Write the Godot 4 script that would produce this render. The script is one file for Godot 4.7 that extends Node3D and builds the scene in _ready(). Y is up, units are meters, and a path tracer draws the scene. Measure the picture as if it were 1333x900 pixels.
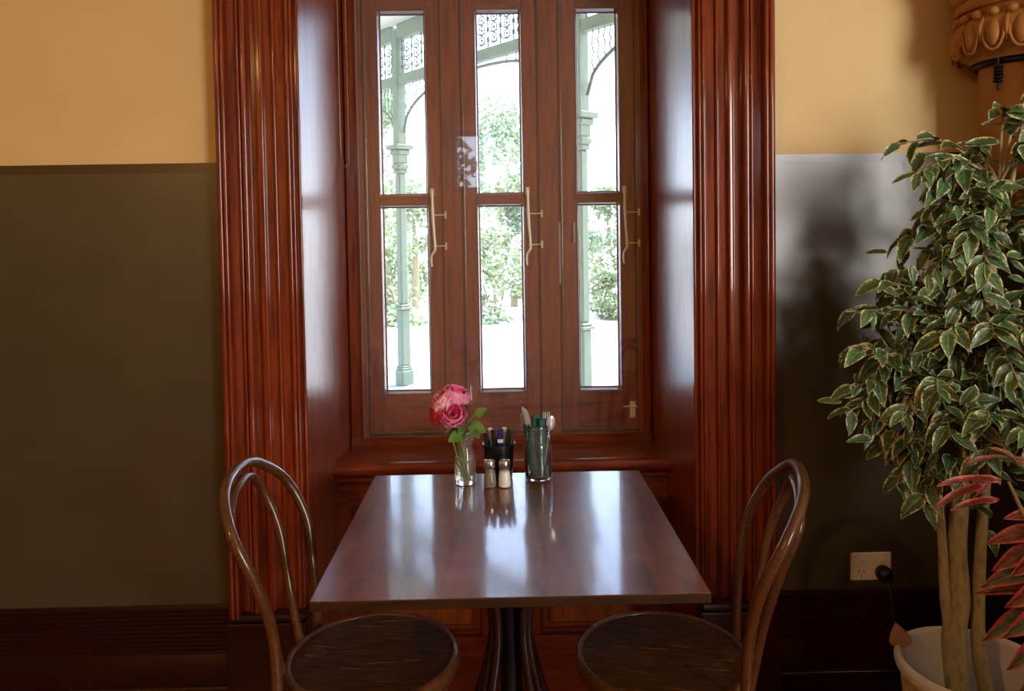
extends Node3D

# ------------------------------------------------------------------ mesh builder
class MB:
	var v := PackedVector3Array()
	var n := PackedVector3Array()
	var u := PackedVector2Array()
	var c := PackedColorArray()
	var xf := Transform3D()
	var col := Color(1, 1, 1)
	var colored := false

	func tri(a: Vector3, b: Vector3, d: Vector3, na: Vector3, nb: Vector3, nd: Vector3, ua := Vector2.ZERO, ub := Vector2.ZERO, ud := Vector2.ZERO) -> void:
		a = xf * a; b = xf * b; d = xf * d
		na = (xf.basis * na).normalized(); nb = (xf.basis * nb).normalized(); nd = (xf.basis * nd).normalized()
		if (d - a).cross(b - a).dot(na + nb + nd) < 0.0:
			var t := b; b = d; d = t
			var tn := nb; nb = nd; nd = tn
			var tu := ub; ub = ud; ud = tu
		v.append(a); v.append(b); v.append(d)
		n.append(na); n.append(nb); n.append(nd)
		u.append(ua); u.append(ub); u.append(ud)
		if colored:
			c.append(col); c.append(col); c.append(col)

	func flat(a: Vector3, b: Vector3, d: Vector3, out: Vector3) -> void:
		var k := (d - a).cross(b - a)
		if k.length_squared() < 1e-16:
			return
		k = k.normalized()
		if k.dot(out) < 0.0:
			k = -k
		tri(a, b, d, k, k, k)

	func quad(a: Vector3, b: Vector3, d: Vector3, e: Vector3, out: Vector3) -> void:
		flat(a, b, d, out); flat(a, d, e, out)

	func box(lo: Vector3, hi: Vector3, bev := 0.0) -> void:
		var m := (lo + hi) * 0.5
		var h := (hi - lo) * 0.5
		var b := minf(bev, minf(h.x, minf(h.y, h.z)) * 0.9)
		for ax in 3:
			var a1 := (ax + 1) % 3
			var a2 := (ax + 2) % 3
			for s in [-1.0, 1.0]:
				var p := []
				for q in [[-1, -1], [1, -1], [1, 1], [-1, 1]]:
					var w := Vector3.ZERO
					w[ax] = s * h[ax]; w[a1] = q[0] * (h[a1] - b); w[a2] = q[1] * (h[a2] - b)
					p.append(m + w)
				var o := Vector3.ZERO
				o[ax] = s
				quad(p[0], p[1], p[2], p[3], o)
		if b <= 0.0:
			return
		for ax in 3:
			var a1 := (ax + 1) % 3
			var a2 := (ax + 2) % 3
			for s1 in [-1.0, 1.0]:
				for s2 in [-1.0, 1.0]:
					var p := []
					for q in [[-1, 0], [1, 0], [1, 1], [-1, 1]]:
						var w := Vector3.ZERO
						w[ax] = q[0] * (h[ax] - b)
						w[a1] = s1 * (h[a1] - (b if q[1] == 1 else 0.0))
						w[a2] = s2 * (h[a2] - (0.0 if q[1] == 1 else b))
						p.append(m + w)
					var o := Vector3.ZERO
					o[a1] = s1; o[a2] = s2
					quad(p[0], p[1], p[2], p[3], o)
		for sx in [-1.0, 1.0]:
			for sy in [-1.0, 1.0]:
				for sz in [-1.0, 1.0]:
					var sg := Vector3(sx, sy, sz)
					flat(m + sg * (h - Vector3(0, b, b)), m + sg * (h - Vector3(b, 0, b)), m + sg * (h - Vector3(b, b, 0)), sg)

	func tube(p: Array, r, seg := 10, closed := false, caps := true, squash := 1.0) -> void:
		var cnt := p.size()
		var fr := []
		var nrm := Vector3.ZERO
		for i in cnt:
			var t: Vector3
			if closed:
				t = (p[(i + 1) % cnt] - p[(i - 1 + cnt) % cnt]).normalized()
			else:
				t = (p[mini(i + 1, cnt - 1)] - p[maxi(i - 1, 0)]).normalized()
			if i == 0:
				nrm = t.cross(Vector3.UP if absf(t.y) < 0.9 else Vector3.RIGHT).normalized()
			nrm = (nrm - t * nrm.dot(t)).normalized()
			fr.append([t, nrm, t.cross(nrm)])
		var rings := []
		var norms := []
		for i in cnt:
			var rr: float = r[i] if r is Array else r
			var ring := []
			var nn := []
			for k in seg:
				var an := TAU * k / seg
				var d: Vector3 = fr[i][1] * cos(an) + fr[i][2] * sin(an) * squash
				ring.append(p[i] + d * rr)
				nn.append((fr[i][1] * cos(an) + fr[i][2] * sin(an) / squash).normalized())
			rings.append(ring); norms.append(nn)
		var run := 0.0
		for i in (cnt if closed else cnt - 1):
			var j := (i + 1) % cnt
			var step: float = (p[j] - p[i]).length()
			for k in seg:
				var l := (k + 1) % seg
				var u0 := Vector2(float(k) / seg, run); var u1 := Vector2(float(k + 1) / seg, run)
				var u2 := Vector2(float(k + 1) / seg, run + step); var u3 := Vector2(float(k) / seg, run + step)
				tri(rings[i][k], rings[i][l], rings[j][l], norms[i][k], norms[i][l], norms[j][l], u0, u1, u2)
				tri(rings[i][k], rings[j][l], rings[j][k], norms[i][k], norms[j][l], norms[j][k], u0, u2, u3)
			run += step
		if caps and not closed:
			for e in [0, cnt - 1]:
				var o: Vector3 = fr[e][0] * (-1.0 if e == 0 else 1.0)
				for k in seg:
					tri(p[e], rings[e][k], rings[e][(k + 1) % seg], o, o, o)

	# profile: list of Vector2(r, y); sharp corners keep their edge
	func lathe(prof: Array, seg := 24, from := 0.0, to := TAU) -> void:
		var whole := absf(to - from - TAU) < 1e-4
		var cnt := prof.size()
		var fn := []
		for i in cnt - 1:
			var d: Vector2 = prof[i + 1] - prof[i]
			fn.append(Vector2(d.y, -d.x).normalized())
		for i in cnt - 1:
			var a: Vector2 = prof[i]
			var b: Vector2 = prof[i + 1]
			var na: Vector2 = fn[i]
			var nb: Vector2 = fn[i]
			if i > 0 and fn[i].dot(fn[i - 1]) > 0.5:
				na = (fn[i] + fn[i - 1]).normalized()
			if i < cnt - 2 and fn[i].dot(fn[i + 1]) > 0.5:
				nb = (fn[i] + fn[i + 1]).normalized()
			for k in seg:
				var t0 := from + (to - from) * k / seg
				var t1 := from + (to - from) * (k + 1) / seg
				var c0 := cos(t0); var s0 := sin(t0); var c1 := cos(t1); var s1 := sin(t1)
				var p0 := Vector3(a.x * c0, a.y, a.x * s0); var p1 := Vector3(a.x * c1, a.y, a.x * s1)
				var p2 := Vector3(b.x * c1, b.y, b.x * s1); var p3 := Vector3(b.x * c0, b.y, b.x * s0)
				var n0 := Vector3(na.x * c0, na.y, na.x * s0); var n1 := Vector3(na.x * c1, na.y, na.x * s1)
				var n2 := Vector3(nb.x * c1, nb.y, nb.x * s1); var n3 := Vector3(nb.x * c0, nb.y, nb.x * s0)
				var ua := Vector2(float(k) / seg, float(i) / cnt); var ub := Vector2(float(k + 1) / seg, float(i) / cnt)
				var uc := Vector2(float(k + 1) / seg, float(i + 1) / cnt); var ud := Vector2(float(k) / seg, float(i + 1) / cnt)
				if b.x > 1e-6:
					tri(p0, p2, p3, n0, n2, n3, ua, uc, ud)
				if a.x > 1e-6:
					tri(p0, p1, p2, n0, n1, n2, ua, ub, uc)
		if not whole:
			pass

	# a moulding: polyline (a, b) in the plane of ax, ay, run from o along d
	func sweep(poly: Array, o: Vector3, ax: Vector3, ay: Vector3, d: Vector3, shear_a := Vector3.ZERO, shear_b := Vector3.ZERO) -> void:
		var cnt := poly.size()
		for i in cnt - 1:
			var a: Vector2 = poly[i]
			var b: Vector2 = poly[i + 1]
			var e: Vector2 = b - a
			var m := Vector2(-e.y, e.x).normalized()
			var na := m; var nb := m
			if i > 0:
				var q: Vector2 = (poly[i] - poly[i - 1])
				var mq := Vector2(-q.y, q.x).normalized()
				if mq.dot(m) > 0.75: na = (m + mq).normalized()
			if i < cnt - 2:
				var q2: Vector2 = (poly[i + 2] - poly[i + 1])
				var mq2 := Vector2(-q2.y, q2.x).normalized()
				if mq2.dot(m) > 0.75: nb = (m + mq2).normalized()
			var p0 := o + ax * a.x + ay * a.y + shear_a * a.x
			var p1 := o + ax * b.x + ay * b.y + shear_a * b.x
			var p2 := o + d + ax * b.x + ay * b.y + shear_b * b.x
			var p3 := o + d + ax * a.x + ay * a.y + shear_b * a.x
			var w0 := ax * na.x + ay * na.y
			var w1 := ax * nb.x + ay * nb.y
			tri(p0, p1, p2, w0, w1, w1); tri(p0, p2, p3, w0, w1, w0)

	# flat outline in xy, given thickness in z
	func plate(poly: Array, z0: float, z1: float) -> void:
		var pk := PackedVector2Array(poly)
		var idx := Geometry2D.triangulate_polygon(pk)
		for z in [z0, z1]:
			var o := Vector3(0, 0, 1 if z == maxf(z0, z1) else -1)
			for k in range(0, idx.size(), 3):
				var a := pk[idx[k]]; var b := pk[idx[k + 1]]; var d := pk[idx[k + 2]]
				tri(Vector3(a.x, a.y, z), Vector3(b.x, b.y, z), Vector3(d.x, d.y, z), o, o, o)
		var area := 0.0
		for k in pk.size():
			area += pk[k].cross(pk[(k + 1) % pk.size()])
		for k in pk.size():
			var a := pk[k]; var b := pk[(k + 1) % pk.size()]
			var o2 := Vector3(b.y - a.y, a.x - b.x, 0) * signf(area)
			quad(Vector3(a.x, a.y, z0), Vector3(b.x, b.y, z0), Vector3(b.x, b.y, z1), Vector3(a.x, a.y, z1), o2)

	func blob(at: Vector3, r: Vector3, seg := 10, rings := 7) -> void:
		for i in rings:
			for k in seg:
				var q := []
				for w in [[i, k], [i, k + 1], [i + 1, k + 1], [i + 1, k]]:
					var ph: float = PI * w[0] / rings
					var th: float = TAU * w[1] / seg
					q.append(Vector3(sin(ph) * cos(th), cos(ph), sin(ph) * sin(th)))
				tri(at + q[0] * r, at + q[1] * r, at + q[2] * r, q[0] / r, q[1] / r, q[2] / r)
				tri(at + q[0] * r, at + q[2] * r, at + q[3] * r, q[0] / r, q[2] / r, q[3] / r)

	func mesh() -> ArrayMesh:
		var a := []
		a.resize(Mesh.ARRAY_MAX)
		a[Mesh.ARRAY_VERTEX] = v
		a[Mesh.ARRAY_NORMAL] = n
		a[Mesh.ARRAY_TEX_UV] = u
		if colored:
			a[Mesh.ARRAY_COLOR] = c
		var m := ArrayMesh.new()
		m.add_surface_from_arrays(Mesh.PRIMITIVE_TRIANGLES, a)
		return m

# ------------------------------------------------------------------ scene helpers
var M := {}
var rng := RandomNumberGenerator.new()

func put(called: String, b, mat: Material, parent: Node = self) -> MeshInstance3D:
	var o := MeshInstance3D.new()
	o.name = called
	o.mesh = b.mesh() if b is MB else b
	o.material_override = mat
	o.cast_shadow = GeometryInstance3D.SHADOW_CASTING_SETTING_ON
	parent.add_child(o, true)
	return o

func thing(called: String, label: String, category: String, at := Vector3.ZERO, turn := 0.0, group := "") -> Node3D:
	var o := Node3D.new()
	o.name = called
	add_child(o, true)
	o.position = at
	o.rotation.y = turn
	return tag(o, label, category, group)

func tag(o: Node3D, label: String, category: String, group := "") -> Node3D:
	o.set_meta("label", label)
	o.set_meta("category", category)
	if group != "":
		o.set_meta("group", group)
	return o

func struct(called: String, label := "", category := "") -> Node3D:
	var o := Node3D.new()
	o.name = called
	add_child(o, true)
	o.set_meta("kind", "structure")
	if label != "":
		o.set_meta("label", label)
		o.set_meta("category", category)
	return o

func stuff(o: Node3D) -> Node3D:
	o.set_meta("kind", "stuff")
	return o

func spline(p: Array, per := 8, closed := false) -> Array:
	var out := []
	var cnt := p.size()
	for i in (cnt if closed else cnt - 1):
		var a: Vector3 = p[(i - 1 + cnt) % cnt] if closed or i > 0 else p[0] * 2.0 - p[1]
		var b: Vector3 = p[i]
		var d: Vector3 = p[(i + 1) % cnt]
		var e: Vector3 = p[(i + 2) % cnt] if closed or i + 2 < cnt else d * 2.0 - b
		for k in per:
			var t := float(k) / per
			out.append(0.5 * (2.0 * b + (d - a) * t + (2.0 * a - 5.0 * b + 4.0 * d - e) * t * t + (3.0 * b - a - 3.0 * d + e) * t * t * t))
	if not closed:
		out.append(p[cnt - 1])
	return out

func noise_tex(sd: int, freq: float, cols: Array, size := 512, octaves := 4, stops := []) -> NoiseTexture2D:
	var f := FastNoiseLite.new()
	f.seed = sd
	f.noise_type = FastNoiseLite.TYPE_SIMPLEX_SMOOTH
	f.frequency = freq
	f.fractal_octaves = octaves
	var t := NoiseTexture2D.new()
	t.width = size
	t.height = size
	t.seamless = true
	t.noise = f
	var g := Gradient.new()
	var offs := PackedFloat32Array()
	var cc := PackedColorArray()
	for i in cols.size():
		offs.append(stops[i] if stops.size() else float(i) / (cols.size() - 1))
		cc.append(cols[i])
	g.offsets = offs
	g.colors = cc
	t.color_ramp = g
	return t

func grey(k: float) -> Color:
	return Color(k, k, k)

func mat(color: Color, rough := 0.6, metal := 0.0) -> StandardMaterial3D:
	var m := StandardMaterial3D.new()
	m.albedo_color = color
	m.roughness = rough
	m.metallic = metal
	return m

func triplanar(m: StandardMaterial3D, scale: Vector3, world := false) -> StandardMaterial3D:
	m.uv1_triplanar = true
	m.uv1_world_triplanar = world
	m.uv1_scale = scale
	m.uv1_triplanar_sharpness = 4.0
	return m

func wood(sd: int, cols: Array, scale: Vector3, rough: float, coat: float, coat_rough: float, bump := 0.0, world := false, stops := []) -> StandardMaterial3D:
	var m := mat(Color.WHITE, rough)
	m.albedo_texture = noise_tex(sd, 0.012, cols, 512, 5, stops)
	m.metallic_specular = 0.25
	if coat > 0.0:
		m.clearcoat_enabled = true
		m.clearcoat = coat
		m.clearcoat_roughness = coat_rough
	if bump > 0.0:
		m.heightmap_enabled = true
		m.heightmap_texture = noise_tex(sd + 7, 0.02, [grey(0.0), grey(1.0)], 512, 4)
		m.heightmap_scale = bump
	return triplanar(m, scale, world)

func glass(color: Color, alpha: float) -> StandardMaterial3D:
	var m := mat(Color(color.r, color.g, color.b, alpha), 0.02)
	m.transparency = BaseMaterial3D.TRANSPARENCY_ALPHA
	return m

func box_at(lo: Vector3, hi: Vector3, bev := 0.0) -> MB:
	var b := MB.new()
	b.box(lo, hi, bev)
	return b

# ------------------------------------------------------------------ materials
func leaf_image(sd: int, mid: Color, dark: Color, edge: Color, margin: float) -> ImageTexture:
	var r := RandomNumberGenerator.new()
	r.seed = sd
	var im := Image.create(48, 96, false, Image.FORMAT_RGB8)
	var wob := []
	for i in 97:
		wob.append([0.0, 0.0])
	for s in 2:
		var ph := [r.randf() * TAU, r.randf() * TAU, r.randf() * TAU]
		for i in 96:
			wob[i][s] = 0.10 * sin(i * 0.13 + ph[0]) + 0.07 * sin(i * 0.37 + ph[1]) + 0.05 * sin(i * 0.71 + ph[2])
	for y in 96:
		for x in 48:
			var q := (x - 23.5) / 24.0
			var t := y / 95.0
			var lim: float = 1.0 - margin - (0.30 if t > 0.9 or t < 0.06 else 0.0) + wob[y][0 if q < 0 else 1]
			var col := mid
			if absf(q) > lim:
				col = edge
			elif absf(q) > lim * 0.62:
				col = mid
			else:
				col = dark.lerp(mid, 0.5 + 0.5 * sin((t * 26.0 - absf(q) * 9.0)) * 0.6)
			if absf(q) < 0.05:
				col = mid.lerp(edge, 0.45)
			im.set_pixel(x, y, col)
	return ImageTexture.create_from_image(im)

func table_images() -> Array:
	var S := 640
	var lay := []
	var streak: Image
	for q in [[81, 0.03, S, 64, 5], [82, 0.006, S, S, 3], [83, 0.011, S, S, 4], [84, 0.22, S, S, 3]]:
		var f := FastNoiseLite.new()
		f.seed = q[0]
		f.noise_type = FastNoiseLite.TYPE_SIMPLEX_SMOOTH
		f.frequency = q[1]
		f.fractal_octaves = q[4]
		var im := f.get_image(q[2], q[3])
		if q[3] != S:
			im.resize(S, S, Image.INTERPOLATE_CUBIC)
		im.convert(Image.FORMAT_L8)
		if lay.is_empty():
			streak = im
		lay.append(im.get_data())
	var scr := PackedFloat32Array()
	scr.resize(S * S)
	var r := RandomNumberGenerator.new()
	r.seed = 85
	for k in 260:
		var x := r.randf() * S
		var y := r.randf() * S
		var an := PI / 2 + r.randfn() * (0.25 if r.randf() < 0.7 else 1.2)
		var st := r.randf_range(0.08, 0.32)
		for i in r.randi_range(8, 70):
			var xi := int(x); var yi := int(y)
			if xi < 0 or yi < 0 or xi >= S or yi >= S:
				break
			scr[yi * S + xi] = maxf(scr[yi * S + xi], st)
			x += cos(an); y += sin(an)
			an += r.randfn() * 0.02
	var a := Image.create(S, S, false, Image.FORMAT_RGB8)
	var b := Image.create(S, S, false, Image.FORMAT_L8)
	var dark := Color(0.22, 0.11, 0.055)
	var mid := Color(0.40, 0.22, 0.12)
	var lite := Color(0.50, 0.29, 0.165)
	var worn := Color(0.56, 0.43, 0.35)
	for y in S:
		for x in S:
			var i := y * S + x
			var g: float = lay[0][i] / 255.0 * 0.6 + lay[1][i] / 255.0 * 0.4
			var col := dark.lerp(mid, g * 2.0) if g < 0.5 else mid.lerp(lite, g * 2.0 - 1.0)
			var sc: float = smoothstep(0.55, 0.85, lay[2][i] / 255.0) * smoothstep(0.35, 0.8, lay[3][i] / 255.0)
			var w := clampf(sc * 0.45 + scr[i], 0.0, 0.6)
			a.set_pixel(x, y, col.lerp(worn, w))
			b.set_pixel(x, y, grey(1.0 - 0.8 * w))
	return [ImageTexture.create_from_image(a), ImageTexture.create_from_image(b), ImageTexture.create_from_image(streak)]

func make_materials() -> void:
	# painted plaster
	var cream := mat(Color.WHITE, 0.62)
	cream.albedo_texture = noise_tex(3, 0.006, [Color(0.825, 0.715, 0.50), Color(0.845, 0.74, 0.53)], 512, 4)
	cream.heightmap_enabled = true
	cream.heightmap_texture = noise_tex(4, 0.03, [grey(0), grey(1)], 512, 3)
	cream.heightmap_scale = 0.03
	M.cream = triplanar(cream, Vector3(0.9, 0.9, 0.9), true)
	var dado := mat(Color.WHITE, 0.34)
	dado.metallic_specular = 0.72
	dado.albedo_texture = noise_tex(5, 0.008, [Color(0.25, 0.228, 0.16), Color(0.285, 0.26, 0.19)], 512, 5)
	dado.heightmap_enabled = true
	dado.heightmap_texture = noise_tex(6, 0.04, [grey(0), grey(1)], 512, 3)
	dado.heightmap_scale = 0.03
	M.dado = triplanar(dado, Vector3(1.1, 1.1, 1.1), true)
	M.dado_line = mat(Color(0.225, 0.145, 0.075), 0.34)
	M.dado_line.metallic_specular = 0.72
	M.plaster = mat(Color(0.60, 0.40, 0.155), 0.6)
	M.ceiling = mat(Color(0.86, 0.83, 0.76), 0.8)
	# varnished red mahogany, grain upright / along x
	var red := [Color(0.26, 0.075, 0.03), Color(0.42, 0.15, 0.055), Color(0.50, 0.21, 0.08), Color(0.34, 0.10, 0.04)]
	M.mahogany = wood(11, red, Vector3(5.0, 0.45, 5.0), 0.42, 1.0, 0.11, 0.03, true)
	M.mahogany_gloss = wood(17, [Color(0.34, 0.13, 0.06), Color(0.46, 0.21, 0.10)], Vector3(5.0, 0.45, 5.0), 0.35, 1.0, 0.12, 0.0, true)
	M.mahogany_x = wood(12, red, Vector3(0.45, 5.0, 5.0), 0.42, 1.0, 0.10, 0.03, true)
	M.mahogany_dark_x = wood(13, [Color(0.11, 0.022, 0.014), Color(0.16, 0.034, 0.02)], Vector3(0.45, 5.0, 5.0), 0.40, 1.0, 0.14, 0.03, true)
	M.reveal = wood(14, red, Vector3(4.0, 0.35, 3.0), 0.36, 1.0, 0.27, 0.05, true)
	M.reveal.metallic_specular = 0.5
	M.panel_wood = wood(15, [Color(0.44, 0.20, 0.08), Color(0.62, 0.32, 0.14), Color(0.52, 0.24, 0.10)], Vector3(4.0, 0.8, 4.0), 0.42, 1.0, 0.2, 0.02, true)
	# floor boards
	M.floor = wood(16, [Color(0.45, 0.17, 0.10), Color(0.56, 0.23, 0.14), Color(0.50, 0.19, 0.115)], Vector3(0.5, 3.0, 4.0), 0.45, 0.5, 0.25, 0.02, true)
	# table: brown varnish with scuffs
	var tab := mat(Color.WHITE, 0.36)
	var ti := table_images()
	tab.albedo_texture = ti[0]
	tab.metallic_specular = 0.5
	tab.clearcoat_enabled = true
	tab.clearcoat = 1.0
	tab.clearcoat_roughness = 0.09
	tab.clearcoat_texture = ti[1]
	tab.heightmap_enabled = true
	tab.heightmap_texture = ti[2]
	tab.heightmap_scale = 0.006
	M.table = tab
	M.table_edge = wood(22, [Color(0.15, 0.09, 0.04), Color(0.23, 0.14, 0.065)], Vector3(0.8, 6.0, 6.0), 0.5, 0.4, 0.25)
	# bentwood chair
	M.seat = wood(25, [Color(0.11, 0.062, 0.024), Color(0.29, 0.175, 0.066), Color(0.19, 0.105, 0.036), Color(0.58, 0.38, 0.15)], Vector3(0.9, 5.0, 5.5), 0.6, 0.0, 0.35, 0.0)
	M.bentwood = wood(26, [Color(0.20, 0.115, 0.055), Color(0.36, 0.215, 0.105), Color(0.27, 0.155, 0.075)], Vector3(7.0, 7.0, 7.0), 0.38, 0.8, 0.16)
	M.iron = mat(Color(0.035, 0.032, 0.03), 0.45, 0.3)
	M.dark_bent = wood(27, [Color(0.10, 0.065, 0.045), Color(0.17, 0.10, 0.07)], Vector3(7.0, 7.0, 7.0), 0.32, 0.9, 0.12)
	M.pane = glass(Color(0.95, 1.0, 0.98), 0.03)
	M.brass = mat(Color(0.84, 0.79, 0.66), 0.32, 0.35)
	M.steel = mat(Color(0.80, 0.81, 0.82), 0.24, 0.55)
	M.chrome = mat(Color(0.82, 0.82, 0.82), 0.2, 0.95)
	M.steel_dull = mat(Color(0.55, 0.53, 0.50), 0.4, 0.5)
	M.nickel = mat(Color(0.93, 0.92, 0.87), 0.35, 0.2)
	M.black_plastic = mat(Color(0.025, 0.027, 0.032), 0.32)
	M.white_plastic = mat(Color(0.90, 0.87, 0.81), 0.4)
	M.switch_plastic = mat(Color(0.84, 0.80, 0.73), 0.3)
	M.slot = mat(Color(0.03, 0.03, 0.03), 0.7)
	# outside
	M.verandah_green = triplanar(mat(Color(0.52, 0.62, 0.53), 0.6), Vector3.ONE, true)
	M.verandah_green.albedo_color = Color.WHITE
	M.verandah_green.albedo_texture = noise_tex(31, 0.02, [Color(0.35, 0.43, 0.36), Color(0.44, 0.51, 0.43), Color(0.39, 0.47, 0.40)], 256, 4)
	M.verandah_cream = mat(Color(0.80, 0.80, 0.70), 0.6)
	M.lace = mat(Color(0.30, 0.37, 0.36), 0.55)
	M.deck = mat(Color(0.50, 0.58, 0.66), 0.6)
	M.verandah_ceiling = mat(Color(0.90, 0.87, 0.78), 0.8)
	var gr := mat(Color.WHITE, 0.95)
	gr.albedo_texture = noise_tex(33, 0.02, [Color(0.78, 0.76, 0.72), Color(0.86, 0.85, 0.82)], 256, 4)
	M.gravel = triplanar(gr, Vector3(0.4, 0.4, 0.4), true)
	M.brick = mat(Color(0.55, 0.35, 0.28), 0.9)
	M.foliage = mat(Color.WHITE, 0.65)
	M.foliage.vertex_color_use_as_albedo = true
	M.foliage.backlight_enabled = true
	M.foliage.backlight = Color(0.45, 0.5, 0.3)
	M.bark = triplanar(wood(35, [Color(0.46, 0.42, 0.31), Color(0.64, 0.60, 0.47), Color(0.55, 0.48, 0.35)], Vector3(6, 2, 6), 0.8, 0.0, 0.0, 0.08), Vector3(6, 2, 6))
	# ficus leaf variants
	M.leaf = []
	var cols := [[Color(0.29, 0.42, 0.25), Color(0.17, 0.28, 0.17), Color(0.84, 0.83, 0.68)], [Color(0.34, 0.46, 0.27), Color(0.20, 0.32, 0.19), Color(0.80, 0.80, 0.62)], [Color(0.24, 0.33, 0.17), Color(0.15, 0.24, 0.13), Color(0.74, 0.70, 0.50)]]
	for k in 3:
		var m := mat(Color.WHITE, 0.42)
		m.albedo_texture = leaf_image(40 + k, cols[k][0], cols[k][1], cols[k][2], 0.15 + 0.03 * k)
		m.backlight_enabled = true
		m.backlight = Color(0.22, 0.25, 0.15)
		M.leaf.append(m)
	M.red_leaf = []
	var rc := [[Color(0.34, 0.37, 0.24), Color(0.20, 0.25, 0.15), Color(0.74, 0.24, 0.30)], [Color(0.54, 0.22, 0.16), Color(0.36, 0.13, 0.09), Color(0.82, 0.46, 0.48)], [Color(0.48, 0.24, 0.14), Color(0.33, 0.14, 0.08), Color(0.74, 0.36, 0.36)]]
	for k in 3:
		var m := mat(Color.WHITE, 0.4)
		m.albedo_texture = leaf_image(50 + k, rc[k][0], rc[k][1], rc[k][2], 0.30)
		m.backlight_enabled = true
		m.backlight = Color(0.25, 0.14, 0.12)
		M.red_leaf.append(m)
	M.rose_leaf = mat(Color(0.33, 0.47, 0.19), 0.45)
	M.rose_stem = mat(Color(0.36, 0.50, 0.22), 0.5)
	M.petal_pink = triplanar(mat(Color.WHITE, 0.6), Vector3(30, 30, 30))
	M.petal_pink.albedo_texture = noise_tex(61, 0.02, [Color(0.98, 0.58, 0.78), Color(1.0, 0.76, 0.88), Color(0.96, 0.47, 0.69)], 128, 3)
	M.petal_deep = mat(Color(0.95, 0.40, 0.62), 0.6)
	M.petal_pale = triplanar(mat(Color.WHITE, 0.6), Vector3(40, 40, 40))
	M.petal_pale.albedo_texture = noise_tex(62, 0.02, [Color(0.98, 0.70, 0.78), Color(1.0, 0.82, 0.86), Color(0.94, 0.54, 0.64)], 128, 3)
	M.petal_red = mat(Color(0.88, 0.24, 0.28), 0.6)
	for k in ["petal_pink", "petal_deep", "petal_pale", "petal_red"]:
		M[k].backlight_enabled = true
		M[k].backlight = Color(0.75, 0.5, 0.58)
	M.glass = glass(Color(0.9, 0.97, 0.97), 0.05)
	var sg := mat(Color(0.97, 0.99, 0.98, 0.02), 0.01)
	sg.refraction_enabled = true
	sg.refraction_scale = 0.05
	sg.transparency = BaseMaterial3D.TRANSPARENCY_ALPHA
	M.solid_glass = sg
	var wt := mat(Color(0.97, 0.98, 0.93, 0.03), 0.02)
	wt.refraction_enabled = true
	wt.refraction_scale = 0.033
	wt.transparency = BaseMaterial3D.TRANSPARENCY_ALPHA
	M.water = wt
	M.teal = triplanar(mat(Color.WHITE, 0.7), Vector3(20, 20, 20))
	M.teal.albedo_texture = noise_tex(71, 0.02, [Color(0.05, 0.30, 0.29), Color(0.10, 0.42, 0.39)], 128, 3)
	M.salt = mat(Color(0.90, 0.90, 0.88), 0.9)
	var pp := mat(Color.WHITE, 0.9)
	pp.albedo_texture = noise_tex(72, 0.12, [Color(0.10, 0.08, 0.07), Color(0.55, 0.50, 0.42), Color(0.30, 0.26, 0.21)], 128, 3)
	M.pepper = triplanar(pp, Vector3(12, 12, 12))
	M.pot = mat(Color(0.80, 0.78, 0.80), 0.45)
	var pr := mat(Color.WHITE, 0.55)
	pr.albedo_texture = noise_tex(73, 0.015, [Color(0.62, 0.50, 0.36), Color(0.78, 0.68, 0.53), Color(0.55, 0.42, 0.28)], 256, 4)
	M.pot_outside = triplanar(pr, Vector3(2, 8, 2))
	M.soil = mat(Color(0.11, 0.08, 0.06), 0.95)
	M.dry_leaf = mat(Color(0.56, 0.42, 0.32), 0.7)
	M.chain = mat(Color(0.72, 0.66, 0.56), 0.3, 0.5)

# ------------------------------------------------------------------ start
func _ready() -> void:
	rng.seed = 20240
	camera_and_light()
	make_materials()
	room()
	window_bay()
	outside()
	dining_table()
	chairs()
	table_setting()
	power_point()
	ficus()
	red_plant()
	corbel()
	blind_chain()

func camera_and_light() -> void:
	var cam := Camera3D.new()
	cam.name = "camera"
	add_child(cam)
	cam.position = Vector3(0, 1.39, 2.25)
	cam.rotation = Vector3(-0.0342, -0.0167, -0.0161)
	cam.projection = Camera3D.PROJECTION_FRUSTUM
	cam.near = 0.05
	cam.far = 200.0
	cam.size = 0.05 * 900.0 / 998.0
	cam.frustum_offset = Vector2(0, -0.05 * (450.0 - 341.3) / 998.0)
	cam.current = true
	var we := WorldEnvironment.new()
	we.name = "environment"
	var e := Environment.new()
	e.background_mode = Environment.BG_SKY
	var sky := Sky.new()
	var ps := ProceduralSkyMaterial.new()
	ps.sky_top_color = Color(0.70, 0.82, 1.0)
	ps.sky_horizon_color = Color(0.90, 0.95, 1.0)
	ps.ground_horizon_color = Color(0.80, 0.82, 0.82)
	ps.ground_bottom_color = Color(0.6, 0.6, 0.58)
	e.background_energy_multiplier = 8.0
	sky.sky_material = ps
	e.sky = sky
	e.tonemap_mode = Environment.TONE_MAPPER_LINEAR
	e.tonemap_exposure = 1.0
	e.sdfgi_enabled = true
	e.ssao_enabled = true
	e.ssil_enabled = true
	we.environment = e
	add_child(we)
	var sun := DirectionalLight3D.new()
	sun.name = "sun"
	add_child(sun)
	sun.look_at_from_position(Vector3(0.5, 1.0, -0.35) * 10.0, Vector3.ZERO)
	sun.light_color = Color(1.0, 0.95, 0.86)
	sun.light_energy = 4.0
	sun.light_angular_distance = 0.6
	sun.shadow_enabled = true
	sun.sky_mode = DirectionalLight3D.SKY_MODE_LIGHT_ONLY
	# daylight of the room's other window, to the right behind the camera
	var day := AreaLight3D.new()
	day.name = "side_window_daylight"
	add_child(day)
	day.position = Vector3(2.95, 1.75, 4.52)
	day.area_size = Vector2(1.5, 1.8)
	day.light_color = Color(1.0, 0.97, 0.92)
	day.light_energy = 15.5
	day.area_range = 20.0
	day.shadow_enabled = true

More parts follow.
